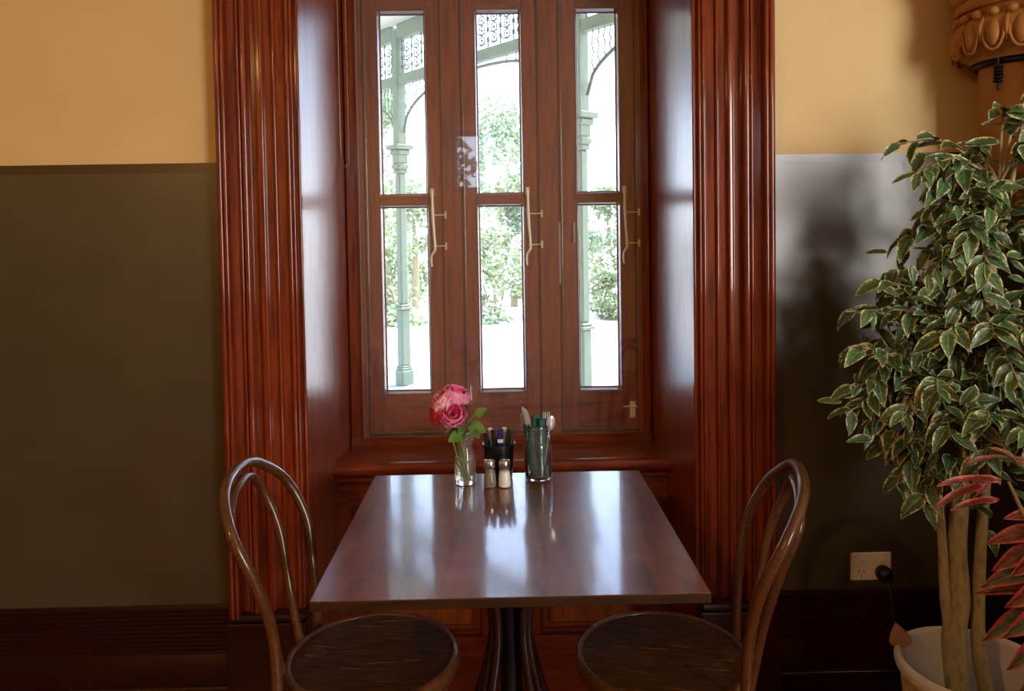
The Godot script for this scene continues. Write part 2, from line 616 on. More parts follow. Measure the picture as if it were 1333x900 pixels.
func room() -> void:
	# floor: boards along x
	var fl := struct("floor", "dark reddish brown varnished timber floor", "floor")
	for k in 46:
		var z := -0.60 + k * 0.115
		put("floorboard", box_at(Vector3(-3.4, -0.08, z), Vector3(4.6, 0.0, z + 0.1135), 0.001), M.floor, fl)
	put("subfloor", box_at(Vector3(-3.6, -0.2, -0.62), Vector3(4.8, -0.081, 4.8)), M.iron, fl)
	# wall with the window: thick masonry, opening 1.2 wide
	var w := struct("wall_window", "cream plaster wall with a dark olive dado below a brown line", "wall")
	put("dado_left", box_at(Vector3(-3.6, 0, -0.62), Vector3(-0.61, 1.59, 0)), M.dado, w)
	put("dado_right", box_at(Vector3(0.61, 0, -0.62), Vector3(1.60, 1.59, 0)), M.dado, w)
	put("dado_line", box_at(Vector3(-3.6, 1.59, -0.62), Vector3(-0.61, 1.616, 0.0015)), M.dado_line, w)
	put("dado_line", box_at(Vector3(0.61, 1.59, -0.62), Vector3(1.60, 1.616, 0.0015)), M.dado_line, w)
	put("upper_plaster", box_at(Vector3(-3.6, 1.616, -0.62), Vector3(-0.61, 3.7, 0)), M.cream, w)
	put("upper_plaster", box_at(Vector3(0.61, 1.616, -0.62), Vector3(1.60, 3.7, 0)), M.cream, w)
	put("upper_plaster", box_at(Vector3(-0.61, 2.62, -0.62), Vector3(0.61, 3.7, 0)), M.cream, w)
	put("far_plaster", box_at(Vector3(1.60, 0, -0.62), Vector3(4.8, 3.7, 0)), M.cream, w)
	# nib that carries the corbel
	var nb := struct("wall_nib", "short cream nib wall at right under the corbel", "wall")
	put("dado", box_at(Vector3(1.43, 0, 0), Vector3(1.85, 1.59, 0.52)), M.dado, nb)
	put("dado_line", box_at(Vector3(1.4285, 1.59, 0), Vector3(1.85, 1.616, 0.5215)), M.dado_line, nb)
	put("upper_plaster", box_at(Vector3(1.43, 1.616, 0), Vector3(1.85, 3.7, 0.52)), M.cream, nb)
	var wl := struct("wall_left")
	put("dado", box_at(Vector3(-3.6, 0, 0), Vector3(-3.4, 1.59, 4.8)), M.dado, wl)
	put("upper_plaster", box_at(Vector3(-3.6, 1.59, 0), Vector3(-3.4, 3.7, 4.8)), M.cream, wl)
	var wr := struct("wall_right")
	put("upper_plaster", box_at(Vector3(4.6, 0, 0), Vector3(4.8, 3.7, 4.8)), M.cream, wr)
	var wb := struct("wall_back")
	# openings: x -0.46..0.12, y 1.84..2.46 and x 2.2..3.7, y 0.85..2.65
	put("plaster", box_at(Vector3(-3.4, 0, 4.6), Vector3(-0.46, 3.7, 4.8)), M.cream, wb)
	put("plaster", box_at(Vector3(-0.46, 0, 4.6), Vector3(0.12, 1.84, 4.8)), M.cream, wb)
	put("plaster", box_at(Vector3(-0.46, 2.46, 4.6), Vector3(0.12, 3.7, 4.8)), M.cream, wb)
	put("plaster", box_at(Vector3(0.12, 0, 4.6), Vector3(2.2, 3.7, 4.8)), M.cream, wb)
	put("plaster", box_at(Vector3(2.2, 0, 4.6), Vector3(3.7, 0.85, 4.8)), M.cream, wb)
	put("plaster", box_at(Vector3(2.2, 2.65, 4.6), Vector3(3.7, 3.7, 4.8)), M.cream, wb)
	put("plaster", box_at(Vector3(3.7, 0, 4.6), Vector3(4.6, 3.7, 4.8)), M.cream, wb)
	for q in [["window_2", -0.46, 0.12, 1.84, 2.46], ["window_3", 2.2, 3.7, 0.85, 2.65]]:
		var wn := struct(q[0])
		var xm: float = (q[1] + q[2]) / 2
		put("frame", box_at(Vector3(q[1], q[3], 4.66), Vector3(q[1] + 0.05, q[4], 4.74), 0.004), M.mahogany, wn)
		put("frame", box_at(Vector3(q[2] - 0.05, q[3], 4.66), Vector3(q[2], q[4], 4.74), 0.004), M.mahogany, wn)
		put("frame", box_at(Vector3(q[1], q[3], 4.66), Vector3(q[2], q[3] + 0.05, 4.74), 0.004), M.mahogany_x, wn)
		put("frame", box_at(Vector3(q[1], q[4] - 0.05, 4.66), Vector3(q[2], q[4], 4.74), 0.004), M.mahogany_x, wn)
		put("mullion", box_at(Vector3(xm - 0.025, q[3], 4.67), Vector3(xm + 0.025, q[4], 4.73), 0.004), M.mahogany, wn)
		put("pane", box_at(Vector3(q[1], q[3], 4.70), Vector3(q[2], q[4], 4.701)), M.pane, wn)
	var ce := struct("ceiling")
	put("ceiling_plaster", box_at(Vector3(-3.6, 3.7, -0.62), Vector3(4.8, 3.85, 4.8)), M.ceiling, ce)
	# skirting: reeded top, flat face, bead, plinth
	var prof := []
	prof.append(Vector2(0.315, 0.0))
	prof.append(Vector2(0.315, 0.006))
	var h := 0.308
	for k in 11:
		for j in 5:
			var a := PI * j / 4.0
			prof.append(Vector2(h - 0.0055 + 0.0055 * cos(a), 0.008 + 0.0012 * k + 0.004 * sin(a)))
		h -= 0.0122
	prof.append(Vector2(h, 0.021))
	prof.append(Vector2(0.082, 0.021))
	for j in 6:
		var a := PI * j / 5.0
		prof.append(Vector2(0.072 + 0.009 * cos(a), 0.026 + 0.007 * sin(a)))
	prof.append(Vector2(0.060, 0.036))
	prof.append(Vector2(0.0, 0.036))
	prof.reverse()
	var s1 := struct("baseboard_left", "tall dark red timber skirting board under the left dado", "baseboard")
	var b1 := MB.new()
	b1.sweep(prof, Vector3(-3.4, 0, 0), Vector3.UP, Vector3(0, 0, 1), Vector3(3.4 - 0.80, 0, 0))
	put("moulding", b1, M.mahogany_dark_x, s1)
	var s2 := struct("baseboard_right", "tall dark red reeded skirting board under the power point", "baseboard")
	var b2 := MB.new()
	b2.sweep(prof, Vector3(0.80, 0, 0), Vector3.UP, Vector3(0, 0, 1), Vector3(1.43 - 0.80, 0, 0))
	b2.sweep(prof, Vector3(1.43, 0, 0), Vector3.UP, Vector3(-1, 0, 0), Vector3(0, 0, 0.52))
	put("moulding", b2, M.mahogany_dark_x, s2)
	# added unseen furniture at right, put there to shade the lower right wall
	var sd := thing("added_sideboard", "added unseen timber cupboard right of the camera, shading the lower right wall", "added_sideboard", Vector3(1.9, 0, 1.62))
	put("carcass", box_at(Vector3(-0.65, 0.06, -0.2), Vector3(0.65, 1.07, 0.2), 0.004), M.mahogany_dark_x, sd)
	put("worktop", box_at(Vector3(-0.67, 1.07, -0.22), Vector3(0.67, 1.10, 0.22), 0.006), M.table_edge, sd)
	put("plinth", box_at(Vector3(-0.62, 0.0, -0.18), Vector3(0.62, 0.06, 0.18)), M.iron, sd)
	for k in 3:
		var dr := put("door", box_at(Vector3(-0.64 + k * 0.43, 0.08, -0.222), Vector3(-0.22 + k * 0.43, 1.05, -0.2), 0.004), M.mahogany_dark_x, sd)
		put("knob", box_at(Vector3(-0.27 + k * 0.43, 0.62, -0.245), Vector3(-0.25 + k * 0.43, 0.64, -0.222), 0.006), M.brass, dr)
	# added warm fill lamp, unseen behind the camera, to light the left wall
	var pl := thing("fill_pendant_lamp", "added warm pendant fill lamp, unseen behind the camera", "lamp", Vector3(-1.5, 2.55, 3.0))
	var cd := MB.new()
	cd.tube([Vector3(0, 0.12, 0), Vector3(0, 1.15, 0)], 0.004, 6)
	put("cord", cd, M.black_plastic, pl)
	var sh := MB.new()
	sh.lathe([Vector2(0.02, 0.13), Vector2(0.06, 0.12), Vector2(0.14, 0.03), Vector2(0.15, 0.0), Vector2(0.146, 0.0), Vector2(0.135, 0.03), Vector2(0.055, 0.115), Vector2(0.0, 0.12)], 24)
	put("shade", sh, M.brass, pl)
	var bl := MB.new()
	bl.blob(Vector3(0, 0.01, 0), Vector3(0.045, 0.055, 0.045), 14, 10)
	var bm := mat(Color(1, 0.9, 0.7), 0.5)
	bm.emission_enabled = true
	bm.emission = Color(1.0, 0.72, 0.42)
	bm.emission_energy_multiplier = 6.0
	put("bulb", bl, bm, pl)
	var om := OmniLight3D.new()
	om.name = "fill_light"
	pl.add_child(om)
	om.position = Vector3(0, 0.01, 0)
	om.light_color = Color(1.0, 0.77, 0.44)
	om.light_energy = 2.0
	om.light_size = 0.06
	om.omni_range = 15.0
	om.omni_attenuation = 2.0
	om.shadow_enabled = true

# ------------------------------------------------------------------ window bay
func arc(poly: Array, cx: float, cz: float, r: float, from: float, to: float, k := 6) -> void:
	for j in k + 1:
		var a := deg_to_rad(lerpf(from, to, float(j) / k))
		poly.append(Vector2(cx + r * cos(a), cz + r * sin(a)))

func architrave_profile() -> Array:
	# (distance from the outer edge, height off the wall)
	var p := []
	p.append(Vector2(0.0, 0.0)); p.append(Vector2(0.0, 0.060))
	arc(p, 0.0105, 0.062, 0.0075, 190, 0)
	arc(p, 0.0255, 0.064, 0.0065, 195, 0)
	p.append(Vector2(0.034, 0.036)); p.append(Vector2(0.054, 0.030))
	arc(p, 0.0600, 0.037, 0.0050, 190, -10)
	p.append(Vector2(0.0665, 0.034))
	for j in 7:
		var a := deg_to_rad(120.0 - 24.0 * j)
		p.append(Vector2(0.0755 + 0.0105 * cos(a), 0.038 + 0.011 * sin(a)))
	p.append(Vector2(0.0875, 0.018)); p.append(Vector2(0.1050, 0.017))
	arc(p, 0.1110, 0.026, 0.0058, 190, 60)
	arc(p, 0.1215, 0.026, 0.0062, 110, -10)
	p.append(Vector2(0.1285, 0.015)); p.append(Vector2(0.1490, 0.013))
	arc(p, 0.1550, 0.0175, 0.0055, 200, -10)
	p.append(Vector2(0.1615, 0.012)); p.append(Vector2(0.1870, 0.010))
	arc(p, 0.1940, 0.0175, 0.0065, 200, 0)
	arc(p, 0.2055, 0.0155, 0.0048, 170, -10)
	p.append(Vector2(0.2115, 0.006)); p.append(Vector2(0.2165, 0.006))
	arc(p, 0.2215, 0.0100, 0.0048, 190, -10)
	p.append(Vector2(0.2265, 0.0)); p.append(Vector2(0.2265, -0.02))
	return p

func window_bay() -> void:
	var hw := 0.569
	var aw := 0.2265
	var head := 2.52
	# mouldings round the opening
	var tr := struct("trim_1", "wide moulded mahogany architrave round the window opening", "architrave")
	var pr := architrave_profile()
	for s in [-1.0, 1.0]:
		var b := MB.new()
		b.sweep(pr, Vector3(s * (hw + aw), 0.30, 0), Vector3(-s, 0, 0), Vector3(0, 0, 1), Vector3(0, head + aw - 0.30, 0), Vector3.ZERO, Vector3(0, -1, 0))
		put("side_moulding", b, M.mahogany, tr)
		# plinth block
		var k := MB.new()
		k.box(Vector3(minf(s * (hw - 0.0), s * (hw + aw + 0.008)), 0, 0), Vector3(maxf(s * hw, s * (hw + aw + 0.008)), 0.285, 0.072), 0.004)
		k.box(Vector3(minf(s * (hw + 0.004), s * (hw + aw + 0.002)), 0.285, 0), Vector3(maxf(s * (hw + 0.004), s * (hw + aw + 0.002)), 0.305, 0.066), 0.006)
		put("plinth_block", k, M.mahogany_dark_x, tr)
	var hb := MB.new()
	hb.sweep(pr, Vector3(-hw - aw, head + aw, 0), Vector3(0, -1, 0), Vector3(0, 0, 1), Vector3(2 * (hw + aw), 0, 0), Vector3(1, 0, 0), Vector3(-1, 0, 0))
	put("head_moulding", hb, M.mahogany_x, tr)
	# jamb linings, slightly splayed
	var jl := struct("trim_2", "glossy mahogany jamb linings of the deep window recess", "jamb lining")
	for s in [-1.0, 1.0]:
		var b := MB.new()
		var a0 := Vector3(s * hw, 0, 0.0); var a1 := Vector3(s * 0.538, 0, -0.53)
		var o0 := Vector3(s * 0.609, 0, 0.0); var o1 := Vector3(s * 0.609, 0, -0.53)
		var up := Vector3(0, 2.62, 0)
		b.quad(a0, a1, a1 + up, a0 + up, Vector3(-s, 0, 0))
		b.quad(o0, o1, o1 + up, o0 + up, Vector3(s, 0, 0))
		b.quad(a0, o0, o0 + up, a0 + up, Vector3(0, 0, 1))
		b.quad(a1, o1, o1 + up, a1 + up, Vector3(0, 0, -1))
		b.quad(a0 + up, o0 + up, o1 + up, a1 + up, Vector3.UP)
		b.quad(a0, o0, o1, a1, Vector3.DOWN)
		put("jamb_board", b, M.reveal, jl)
	put("head_board", box_at(Vector3(-0.60, head, -0.53), Vector3(0.60, head + 0.04, 0.0), 0.002), M.mahogany_x, jl)
	# sill with a rounded nose
	var sp := [Vector2(0.0, 0.60), Vector2(0.20, 0.60)]
	arc(sp, 0.206, 0.625, 0.025, -90, 90, 10)
	sp.append(Vector2(0.0, 0.65))
	sp.reverse()
	var sl := struct("window_sill", "dark mahogany window sill with a rounded nose behind the table", "window sill")
	var sb := MB.new()
	sb.sweep(sp, Vector3(-0.556, 0, -0.475), Vector3(0, 0, 1), Vector3(0, 1, 0), Vector3(1.112, 0, 0))
	put("sill_board", sb, M.mahogany_x, sl)
	var sc := MB.new()
	sc.sweep([Vector2(0.195, 0.0), Vector2(0.195, 0.0)], Vector3.ZERO, Vector3.RIGHT, Vector3.UP, Vector3.UP * 0.01)
	put("sill_cove", box_at(Vector3(-0.555, 0.578, -0.30), Vector3(0.555, 0.60, -0.268), 0.006), M.mahogany_x, sl)
	# panelled apron under the sill
	var ap := struct("wall_apron", "panelled mahogany apron below the window sill", "panelling")
	var za := -0.285
	put("backing", box_at(Vector3(-0.56, 0, -0.40), Vector3(0.56, 0.60, za - 0.03)), M.panel_wood, ap)
	put("rail", box_at(Vector3(-0.555, 0.0, za - 0.03), Vector3(0.555, 0.045, za + 0.006), 0.003), M.mahogany_x, ap)
	put("rail", box_at(Vector3(-0.555, 0.50, za - 0.03), Vector3(0.555, 0.60, za), 0.003), M.mahogany_x, ap)
	for q in [[-0.555, -0.46], [-0.08, 0.12], [0.46, 0.555]]:
		put("stile", box_at(Vector3(q[0], 0.045, za - 0.03), Vector3(q[1], 0.50, za), 0.003), M.mahogany, ap)
	for q in [[-0.46, -0.08], [0.12, 0.46]]:
		put("panel", box_at(Vector3(q[0] + 0.03, 0.075, za - 0.03), Vector3(q[1] - 0.03, 0.47, za - 0.012), 0.01), M.panel_wood, ap)
		put("bead", box_at(Vector3(q[0], 0.045, za - 0.03), Vector3(q[0] + 0.014, 0.50, za - 0.006), 0.005), M.mahogany, ap)
		put("bead", box_at(Vector3(q[1] - 0.014, 0.045, za - 0.03), Vector3(q[1], 0.50, za - 0.006), 0.005), M.mahogany, ap)
		put("bead", box_at(Vector3(q[0], 0.045, za - 0.03), Vector3(q[1], 0.059, za - 0.006), 0.005), M.mahogany_x, ap)
	# the window: frame, two mullions, three sashes
	var wn := struct("window_1", "mahogany casement window of three sashes looking onto a verandah", "window")
	var zf := -0.475
	var sy0 := 0.684
	var sy1 := 2.32
	put("frame_jamb", box_at(Vector3(-0.5385, 0.63, -0.60), Vector3(-0.474, head, zf), 0.004), M.mahogany, wn)
	put("frame_jamb", box_at(Vector3(0.492, 0.63, -0.60), Vector3(0.5385, head, zf), 0.004), M.mahogany, wn)
	put("frame_sill", box_at(Vector3(-0.5385, 0.635, -0.60), Vector3(0.5385, 0.681, zf + 0.012), 0.004), M.mahogany_x, wn)
	put("frame_head", box_at(Vector3(-0.5385, sy1, -0.60), Vector3(0.5385, head, zf), 0.004), M.mahogany_x, wn)
	put("mullion", box_at(Vector3(-0.197, 0.68, -0.60), Vector3(-0.130, sy1, zf), 0.003), M.mahogany, wn)
	put("mullion", box_at(Vector3(0.146, 0.68, -0.60), Vector3(0.216, sy1, zf), 0.003), M.mahogany, wn)
	var sash := [[-0.470, -0.199, -0.420, -0.247], [-0.124, 0.142, -0.076, 0.092], [0.222, 0.488, 0.281, 0.437]]
	var zs := -0.488
	for q in [[-0.474, -0.458], [-0.213, -0.114], [0.128, 0.234], [0.476, 0.492]]:
		put("rear_stop", box_at(Vector3(q[0], 0.68, -0.60), Vector3(q[1], sy1, -0.543), 0.002), M.mahogany, wn)
	put("rear_stop", box_at(Vector3(-0.474, 0.681, -0.599), Vector3(0.492, 0.70, -0.543), 0.002), M.mahogany_x, wn)
	put("rear_stop", box_at(Vector3(-0.474, sy1 - 0.02, -0.599), Vector3(0.492, sy1, -0.543), 0.002), M.mahogany_x, wn)
	for k in 3:
		var q: Array = sash[k]
		var so := Node3D.new()
		so.name = "sash"
		wn.add_child(so, true)
		put("stile", box_at(Vector3(q[0], sy0, -0.54), Vector3(q[2], sy1, zs), 0.003), M.mahogany, so)
		put("stile", box_at(Vector3(q[3], sy0, -0.54), Vector3(q[1], sy1, zs), 0.003), M.mahogany, so)
		put("rail", box_at(Vector3(q[2], sy0, -0.54), Vector3(q[3], 0.828, zs), 0.002), M.mahogany_x, so)
		put("rail", box_at(Vector3(q[2], 2.192, -0.54), Vector3(q[3], sy1, zs), 0.002), M.mahogany_x, so)
		put("glazing_bar", box_at(Vector3(q[2], 1.506, -0.54), Vector3(q[3], 1.536, zs), 0.003), M.mahogany_x, so)
		for e in [[0.828, 1.506], [1.536, 2.192]]:
			# splayed glazing beads round each pane
			var bd := MB.new()
			var i := 0.008
			var A := [Vector3(q[2], e[0], zs - 0.002), Vector3(q[3], e[0], zs - 0.002), Vector3(q[3], e[1], zs - 0.002), Vector3(q[2], e[1], zs - 0.002)]
			var B := [Vector3(q[2] + i, e[0] + i, -0.522), Vector3(q[3] - i, e[0] + i, -0.522), Vector3(q[3] - i, e[1] - i, -0.522), Vector3(q[2] + i, e[1] - i, -0.522)]
			var mid := Vector3((q[2] + q[3]) / 2, (e[0] + e[1]) / 2, -0.4)
			for j in 4:
				var l := (j + 1) % 4
				bd.quad(A[j], A[l], B[l], B[j], mid - A[j])
			for j in 4:
				var l := (j + 1) % 4
				bd.tube([A[j] + Vector3(0, 0, 0.001), A[l] + Vector3(0, 0, 0.001)], 0.0035, 8)
				bd.tube([B[j] + Vector3(0, 0, 0.002), B[l] + Vector3(0, 0, 0.002)], 0.003, 8)
			put("glazing_bead", bd, M.mahogany_gloss, so)
			put("pane", box_at(Vector3(q[2] + 0.004, e[0] + 0.004, -0.525), Vector3(q[3] - 0.004, e[1] - 0.004, -0.5245)), M.pane, so)
		# moulded strip round the sash edge
		var ed := MB.new()
		for x in [q[0] + 0.004]:
			ed.tube([Vector3(x, sy0 + 0.006, zs), Vector3(x, sy1, zs)], 0.007, 10)
		ed.tube([Vector3(q[0] + 0.004, sy0 + 0.006, zs), Vector3(q[1] - 0.004, sy0 + 0.006, zs)], 0.005, 8)
		put("edge_bead", ed, M.mahogany_gloss, so)
		# casement stay: pivot block, bar with a curled tail, two pegs on the frame
		var st := MB.new()
		var x0: float = q[3] + 0.013
		var xp: float = q[1] + 0.012
		var z := zs + 0.012
		st.box(Vector3(x0 - 0.007, 1.535, zs), Vector3(x0 + 0.007, 1.562, zs + 0.016), 0.002)
		st.tube(spline([Vector3(x0, 1.555, z), Vector3(x0 + 0.001, 1.49, z), Vector3(x0 + 0.004, 1.42, z), Vector3(x0 + 0.008, 1.352, z), Vector3(x0 + 0.004, 1.338, z), Vector3(x0 - 0.004, 1.325, z), Vector3(x0 - 0.006, 1.305, z), Vector3(x0 - 0.004, 1.285, z)], 5), [0.0055, 0.0055, 0.0055, 0.0055, 0.0055, 0.0055, 0.0055, 0.0055, 0.0055, 0.0055, 0.005, 0.005, 0.005, 0.005, 0.005, 0.005, 0.005, 0.005, 0.005, 0.005, 0.005, 0.0045, 0.0045, 0.0045, 0.004, 0.004, 0.004, 0.004, 0.004, 0.004, 0.004, 0.0035, 0.0035, 0.0035, 0.003, 0.003], 8)
		for y in [1.468, 1.358]:
			st.tube([Vector3(x0, y, z), Vector3(xp, y, z)], 0.0025, 6)
			st.box(Vector3(xp - 0.003, y - 0.013, zs), Vector3(xp + 0.003, y + 0.013, z + 0.004), 0.001)
		put("casement_stay", st, M.brass, so)
		if k == 2:
			var bt := MB.new()
			bt.box(Vector3(0.462, 0.728, zs), Vector3(0.482, 0.787, zs + 0.006), 0.002)
			for y in [0.738, 0.757, 0.772]:
				bt.blob(Vector3(0.472, y, zs + 0.006), Vector3(0.004, 0.004, 0.003), 8, 4)
			bt.tube([Vector3(0.437, 0.770, zs + 0.008), Vector3(0.487, 0.770, zs + 0.008)], 0.003, 8)
			put("latch_bolt", bt, M.nickel, so)
			for hq in [[0.2165, 1.215, 1.435], [0.268, 1.36, 1.435]]:
				put("hinge", box_at(Vector3(hq[0] - 0.003, hq[1], zs), Vector3(hq[0] + 0.003, hq[2], zf + 0.003), 0.001), M.steel_dull, so)
	# secondary glazing sheet in front of the sashes
	put("secondary_glazing_pane", box_at(Vector3(-0.488, 0.682, -0.4560), Vector3(0.505, head - 0.01, -0.4555)), M.pane, wn)
	put("glazing_edge_strip", box_at(Vector3(-0.4895, 0.682, -0.4575), Vector3(-0.4865, head - 0.01, -0.4535)), M.steel_dull, wn)

func blind_chain() -> void:
	var t := thing("blind_chain", "thin beaded roller blind chain looped beside the left window jamb", "blind chain")
	var b := MB.new()
	var y := 2.50
	while y > 1.655:
		b.blob(Vector3(-0.520, y, -0.452), Vector3(0.003, 0.003, 0.003), 6, 4)
		y -= 0.0075
	put("bead_strand", b, M.chain, t)
	var c := MB.new()
	c.tube(spline([Vector3(-0.537, 2.50, -0.405), Vector3(-0.538, 2.1, -0.405), Vector3(-0.538, 1.76, -0.405), Vector3(-0.5365, 1.665, -0.418), Vector3(-0.531, 1.640, -0.436), Vector3(-0.5205, 1.652, -0.452)], 8), 0.0012, 6)
	put("cord_strand", c, M.chain, t)

# ------------------------------------------------------------------ outside
func outside() -> void:
	var g := struct("ground_garden", "sunlit pale gravel ground outside the window", "ground")
	put("gravel", box_at(Vector3(-60, -0.4, -70), Vector3(60, -0.22, 5.0)), M.gravel, g)
	var P0 := Vector3(-0.944, 0, -5.228)
	var st := Vector3(1.555, 0, 1.83)
	var along := st.normalized()
	var inward := Vector3(-along.z, 0, along.x)
	var turn := atan2(-along.z, along.x)
	var outline := []
	var far := P0 - st * 3.0
	var near := P0 + st * 2.35
	for q in [far, near, Vector3(near.x, 0, -0.64), Vector3(-9.0, 0, -0.64), far + inward * 3.0]:
		outline.append(Vector2(q.x, -q.z))
	var dk := struct("verandah_deck", "blue grey painted verandah deck outside the window", "deck")
	var db := MB.new()
	db.xf = Transform3D(Basis(Vector3.RIGHT, -PI / 2), Vector3.ZERO)
	db.plate(outline, -0.25, -0.05)
	put("deck_boards", db, M.deck, dk)
	var vc := struct("verandah_ceiling", "pale cream lined verandah ceiling above green beams", "verandah ceiling")
	var cb := MB.new()
	cb.xf = Transform3D(Basis(Vector3.RIGHT, -PI / 2), Vector3.ZERO)
	cb.plate(outline, 3.43, 3.55)
	put("lining", cb, M.verandah_ceiling, vc)
	# posts
	var labels := ["pale green square verandah post with moulded capital seen in the left pane", "pale green square verandah post at the left edge of the right pane"]
	for k in range(0, 2):
		var p := thing("verandah_post", labels[k], "post", P0 + st * k + Vector3(0, -0.05, 0), turn, "verandah posts")
		put("base_block", box_at(Vector3(-0.068, 0, -0.068), Vector3(0.068, 0.15, 0.068), 0.01), M.verandah_green, p)
		var bm := MB.new()
		bm.box(Vector3(-0.062, 0.15, -0.062), Vector3(0.062, 0.175, 0.062), 0.01)
		bm.box(Vector3(-0.056, 0.175, -0.056), Vector3(0.056, 0.195, 0.056), 0.008)
		put("base_moulding", bm, M.verandah_green, p)
		put("pedestal", box_at(Vector3(-0.050, 0.195, -0.050), Vector3(0.050, 0.74, 0.050), 0.012), M.verandah_green, p)
		var pc := MB.new()
		pc.box(Vector3(-0.068, 0.74, -0.068), Vector3(0.068, 0.765, 0.068), 0.006)
		pc.box(Vector3(-0.058, 0.765, -0.058), Vector3(0.058, 0.79, 0.058), 0.012)
		put("pedestal_cap", pc, M.verandah_green, p)
		put("shaft", box_at(Vector3(-0.042, 0.79, -0.042), Vector3(0.042, 2.06, 0.042), 0.014), M.verandah_green, p)
		var cp := MB.new()
		cp.box(Vector3(-0.055, 2.06, -0.055), Vector3(0.055, 2.10, 0.055), 0.012)
		cp.box(Vector3(-0.068, 2.10, -0.068), Vector3(0.068, 2.16, 0.068), 0.018)
		cp.box(Vector3(-0.056, 2.16, -0.056), Vector3(0.056, 2.24, 0.056), 0.004)
		cp.box(Vector3(-0.078, 2.24, -0.078), Vector3(0.078, 2.29, 0.078), 0.015)
		cp.box(Vector3(-0.098, 2.29, -0.098), Vector3(0.098, 2.335, 0.098), 0.006)
		put("capital", cp, M.verandah_green, p)
		put("upper_shaft", box_at(Vector3(-0.048, 2.335, -0.048), Vector3(0.048, 3.425, 0.048), 0.004), M.verandah_green, p)
	# beams, lace and arches of each bay
	var bays := ["far", "left", "right"]
	for k in range(-1, 2):
		var a := P0 + st * k
		var ln := st.length()
		var who: String = bays[k + 1]
		var bt := thing("verandah_beam", "upper pale green verandah beam of the %s bay between two posts" % ["far left", "middle", "near right"][k + 1], "beam", a, turn, "verandah beams")
		put("upper_beam", box_at(Vector3(0.049, 3.29, -0.05), Vector3(ln - 0.049, 3.425, 0.05), 0.006), M.verandah_green, bt)
		var lr := thing("verandah_rail", "lower pale green verandah rail of the %s bay under the lace" % ["far left", "middle", "near right"][k + 1], "rail", a, turn, "verandah rails")
		put("rail_timber", box_at(Vector3(0.049, 2.86, -0.04), Vector3(ln - 0.049, 2.95, 0.04), 0.006), M.verandah_green, lr)
		var lc := thing("lace_frieze", "cast iron lace frieze of the %s verandah bay" % ["far left", "middle", "near right"][k + 1], "lacework", a, turn, "verandah lace friezes")
		var lb := MB.new()
		var x := 0.075
		var cw := (ln - 0.15) / 14.0
		for i in 14:
			var xa := 0.075 + i * cw
			var xc := xa + cw / 2
			lb.tube([Vector3(xa, 2.951, 0), Vector3(xa, 3.289, 0)], 0.007, 4)
			for yy in [3.03, 3.115, 3.20]:
				var ring := []
				for j in 9:
					ring.append(Vector3(xc + 0.036 * cos(TAU * j / 9), yy + 0.036 * sin(TAU * j / 9), 0))
				lb.tube(ring, 0.0065, 4, true)
				lb.blob(Vector3(xc, yy, 0), Vector3(0.014, 0.014, 0.01), 5, 3)
				lb.blob(Vector3(xa, yy, 0), Vector3(0.02, 0.02, 0.01), 5, 3)
			for yy in [2.985, 3.072, 3.158, 3.245]:
				lb.tube([Vector3(xa, yy + 0.03, 0), Vector3(xc, yy, 0), Vector3(xa + cw, yy + 0.03, 0)], 0.005, 4)
		put("lace_panel", lb, M.lace, lc)
		var ar := thing("arch_bracket", "iron arch with wavy balusters under the %s verandah beam" % ["far left", "middle", "near right"][k + 1], "bracket", a, turn, "verandah arches")
		var pts := []
		for j in 41:
			var s := -1.0 + 2.0 * j / 40.0
			var e := pow(1.0 - absf(s) ** 2.4, 1.0 / 2.0)
			pts.append(Vector3(ln / 2 + s * (ln / 2 - 0.075), 2.40 + 0.42 * e, 0))
		var rb := MB.new()
		rb.tube(pts, 0.014, 6)
		put("arch_rib", rb, M.lace, ar)
		for j in range(1, 40):
			if j % 2 == 0 and j > 8 and j < 32:
				continue
			var q: Vector3 = pts[j]
			if 2.86 - q.y < 0.05:
				continue
			var wv := []
			var cnt := 8
			for i in cnt + 1:
				wv.append(Vector3(q.x + 0.010 * sin(i * 1.9), lerpf(q.y, 2.857, float(i) / cnt), 0))
			var wb := MB.new()
			wb.tube(wv, 0.006, 4)
			put("baluster", wb, M.lace, ar)
	# garden: flowering shrubs in front, trees behind
	var gs := [
		["flowering_shrub", "white and pink flowering shrub at the gravel edge in the middle pane", "shrub", Vector3(-0.1, -0.22, -12.4), 1.75, 0.85, 3600, 0.42, [0.24, 0.34, 0.16], 0.075],
		["flowering_shrub", "white flowering shrub behind the left verandah post", "shrub", Vector3(-1.85, -0.22, -12.2), 1.7, 0.80, 3000, 0.34, [0.25, 0.36, 0.17], 0.075],
		["flowering_shrub", "tall white flowering shrub in the right pane", "shrub", Vector3(1.85, -0.22, -14.4), 2.35, 0.65, 3000, 0.62, [0.24, 0.34, 0.16], 0.075],
		["round_bush", "round dark green bush at the gravel edge in the right pane", "shrub", Vector3(2.10, -0.22, -12.4), 0.85, 0.50, 2600, 0.12, [0.17, 0.24, 0.11], 0.05],
		["flowering_shrub", "pale flowering shrub behind the wide right mullion", "shrub", Vector3(0.95, -0.22, -13.0), 1.6, 0.42, 1800, 0.3, [0.25, 0.35, 0.16], 0.075],
		["round_bush", "pale green bush far left beyond the verandah", "shrub", Vector3(-4.0, -0.22, -12.8), 1.7, 0.8, 1800, 0.2, [0.26, 0.37, 0.17], 0.075],
	]
	for q in gs:
		plant_mass(q[0], q[1], q[2], q[3], q[4], q[5], q[6], q[7], q[8], q[9], false)
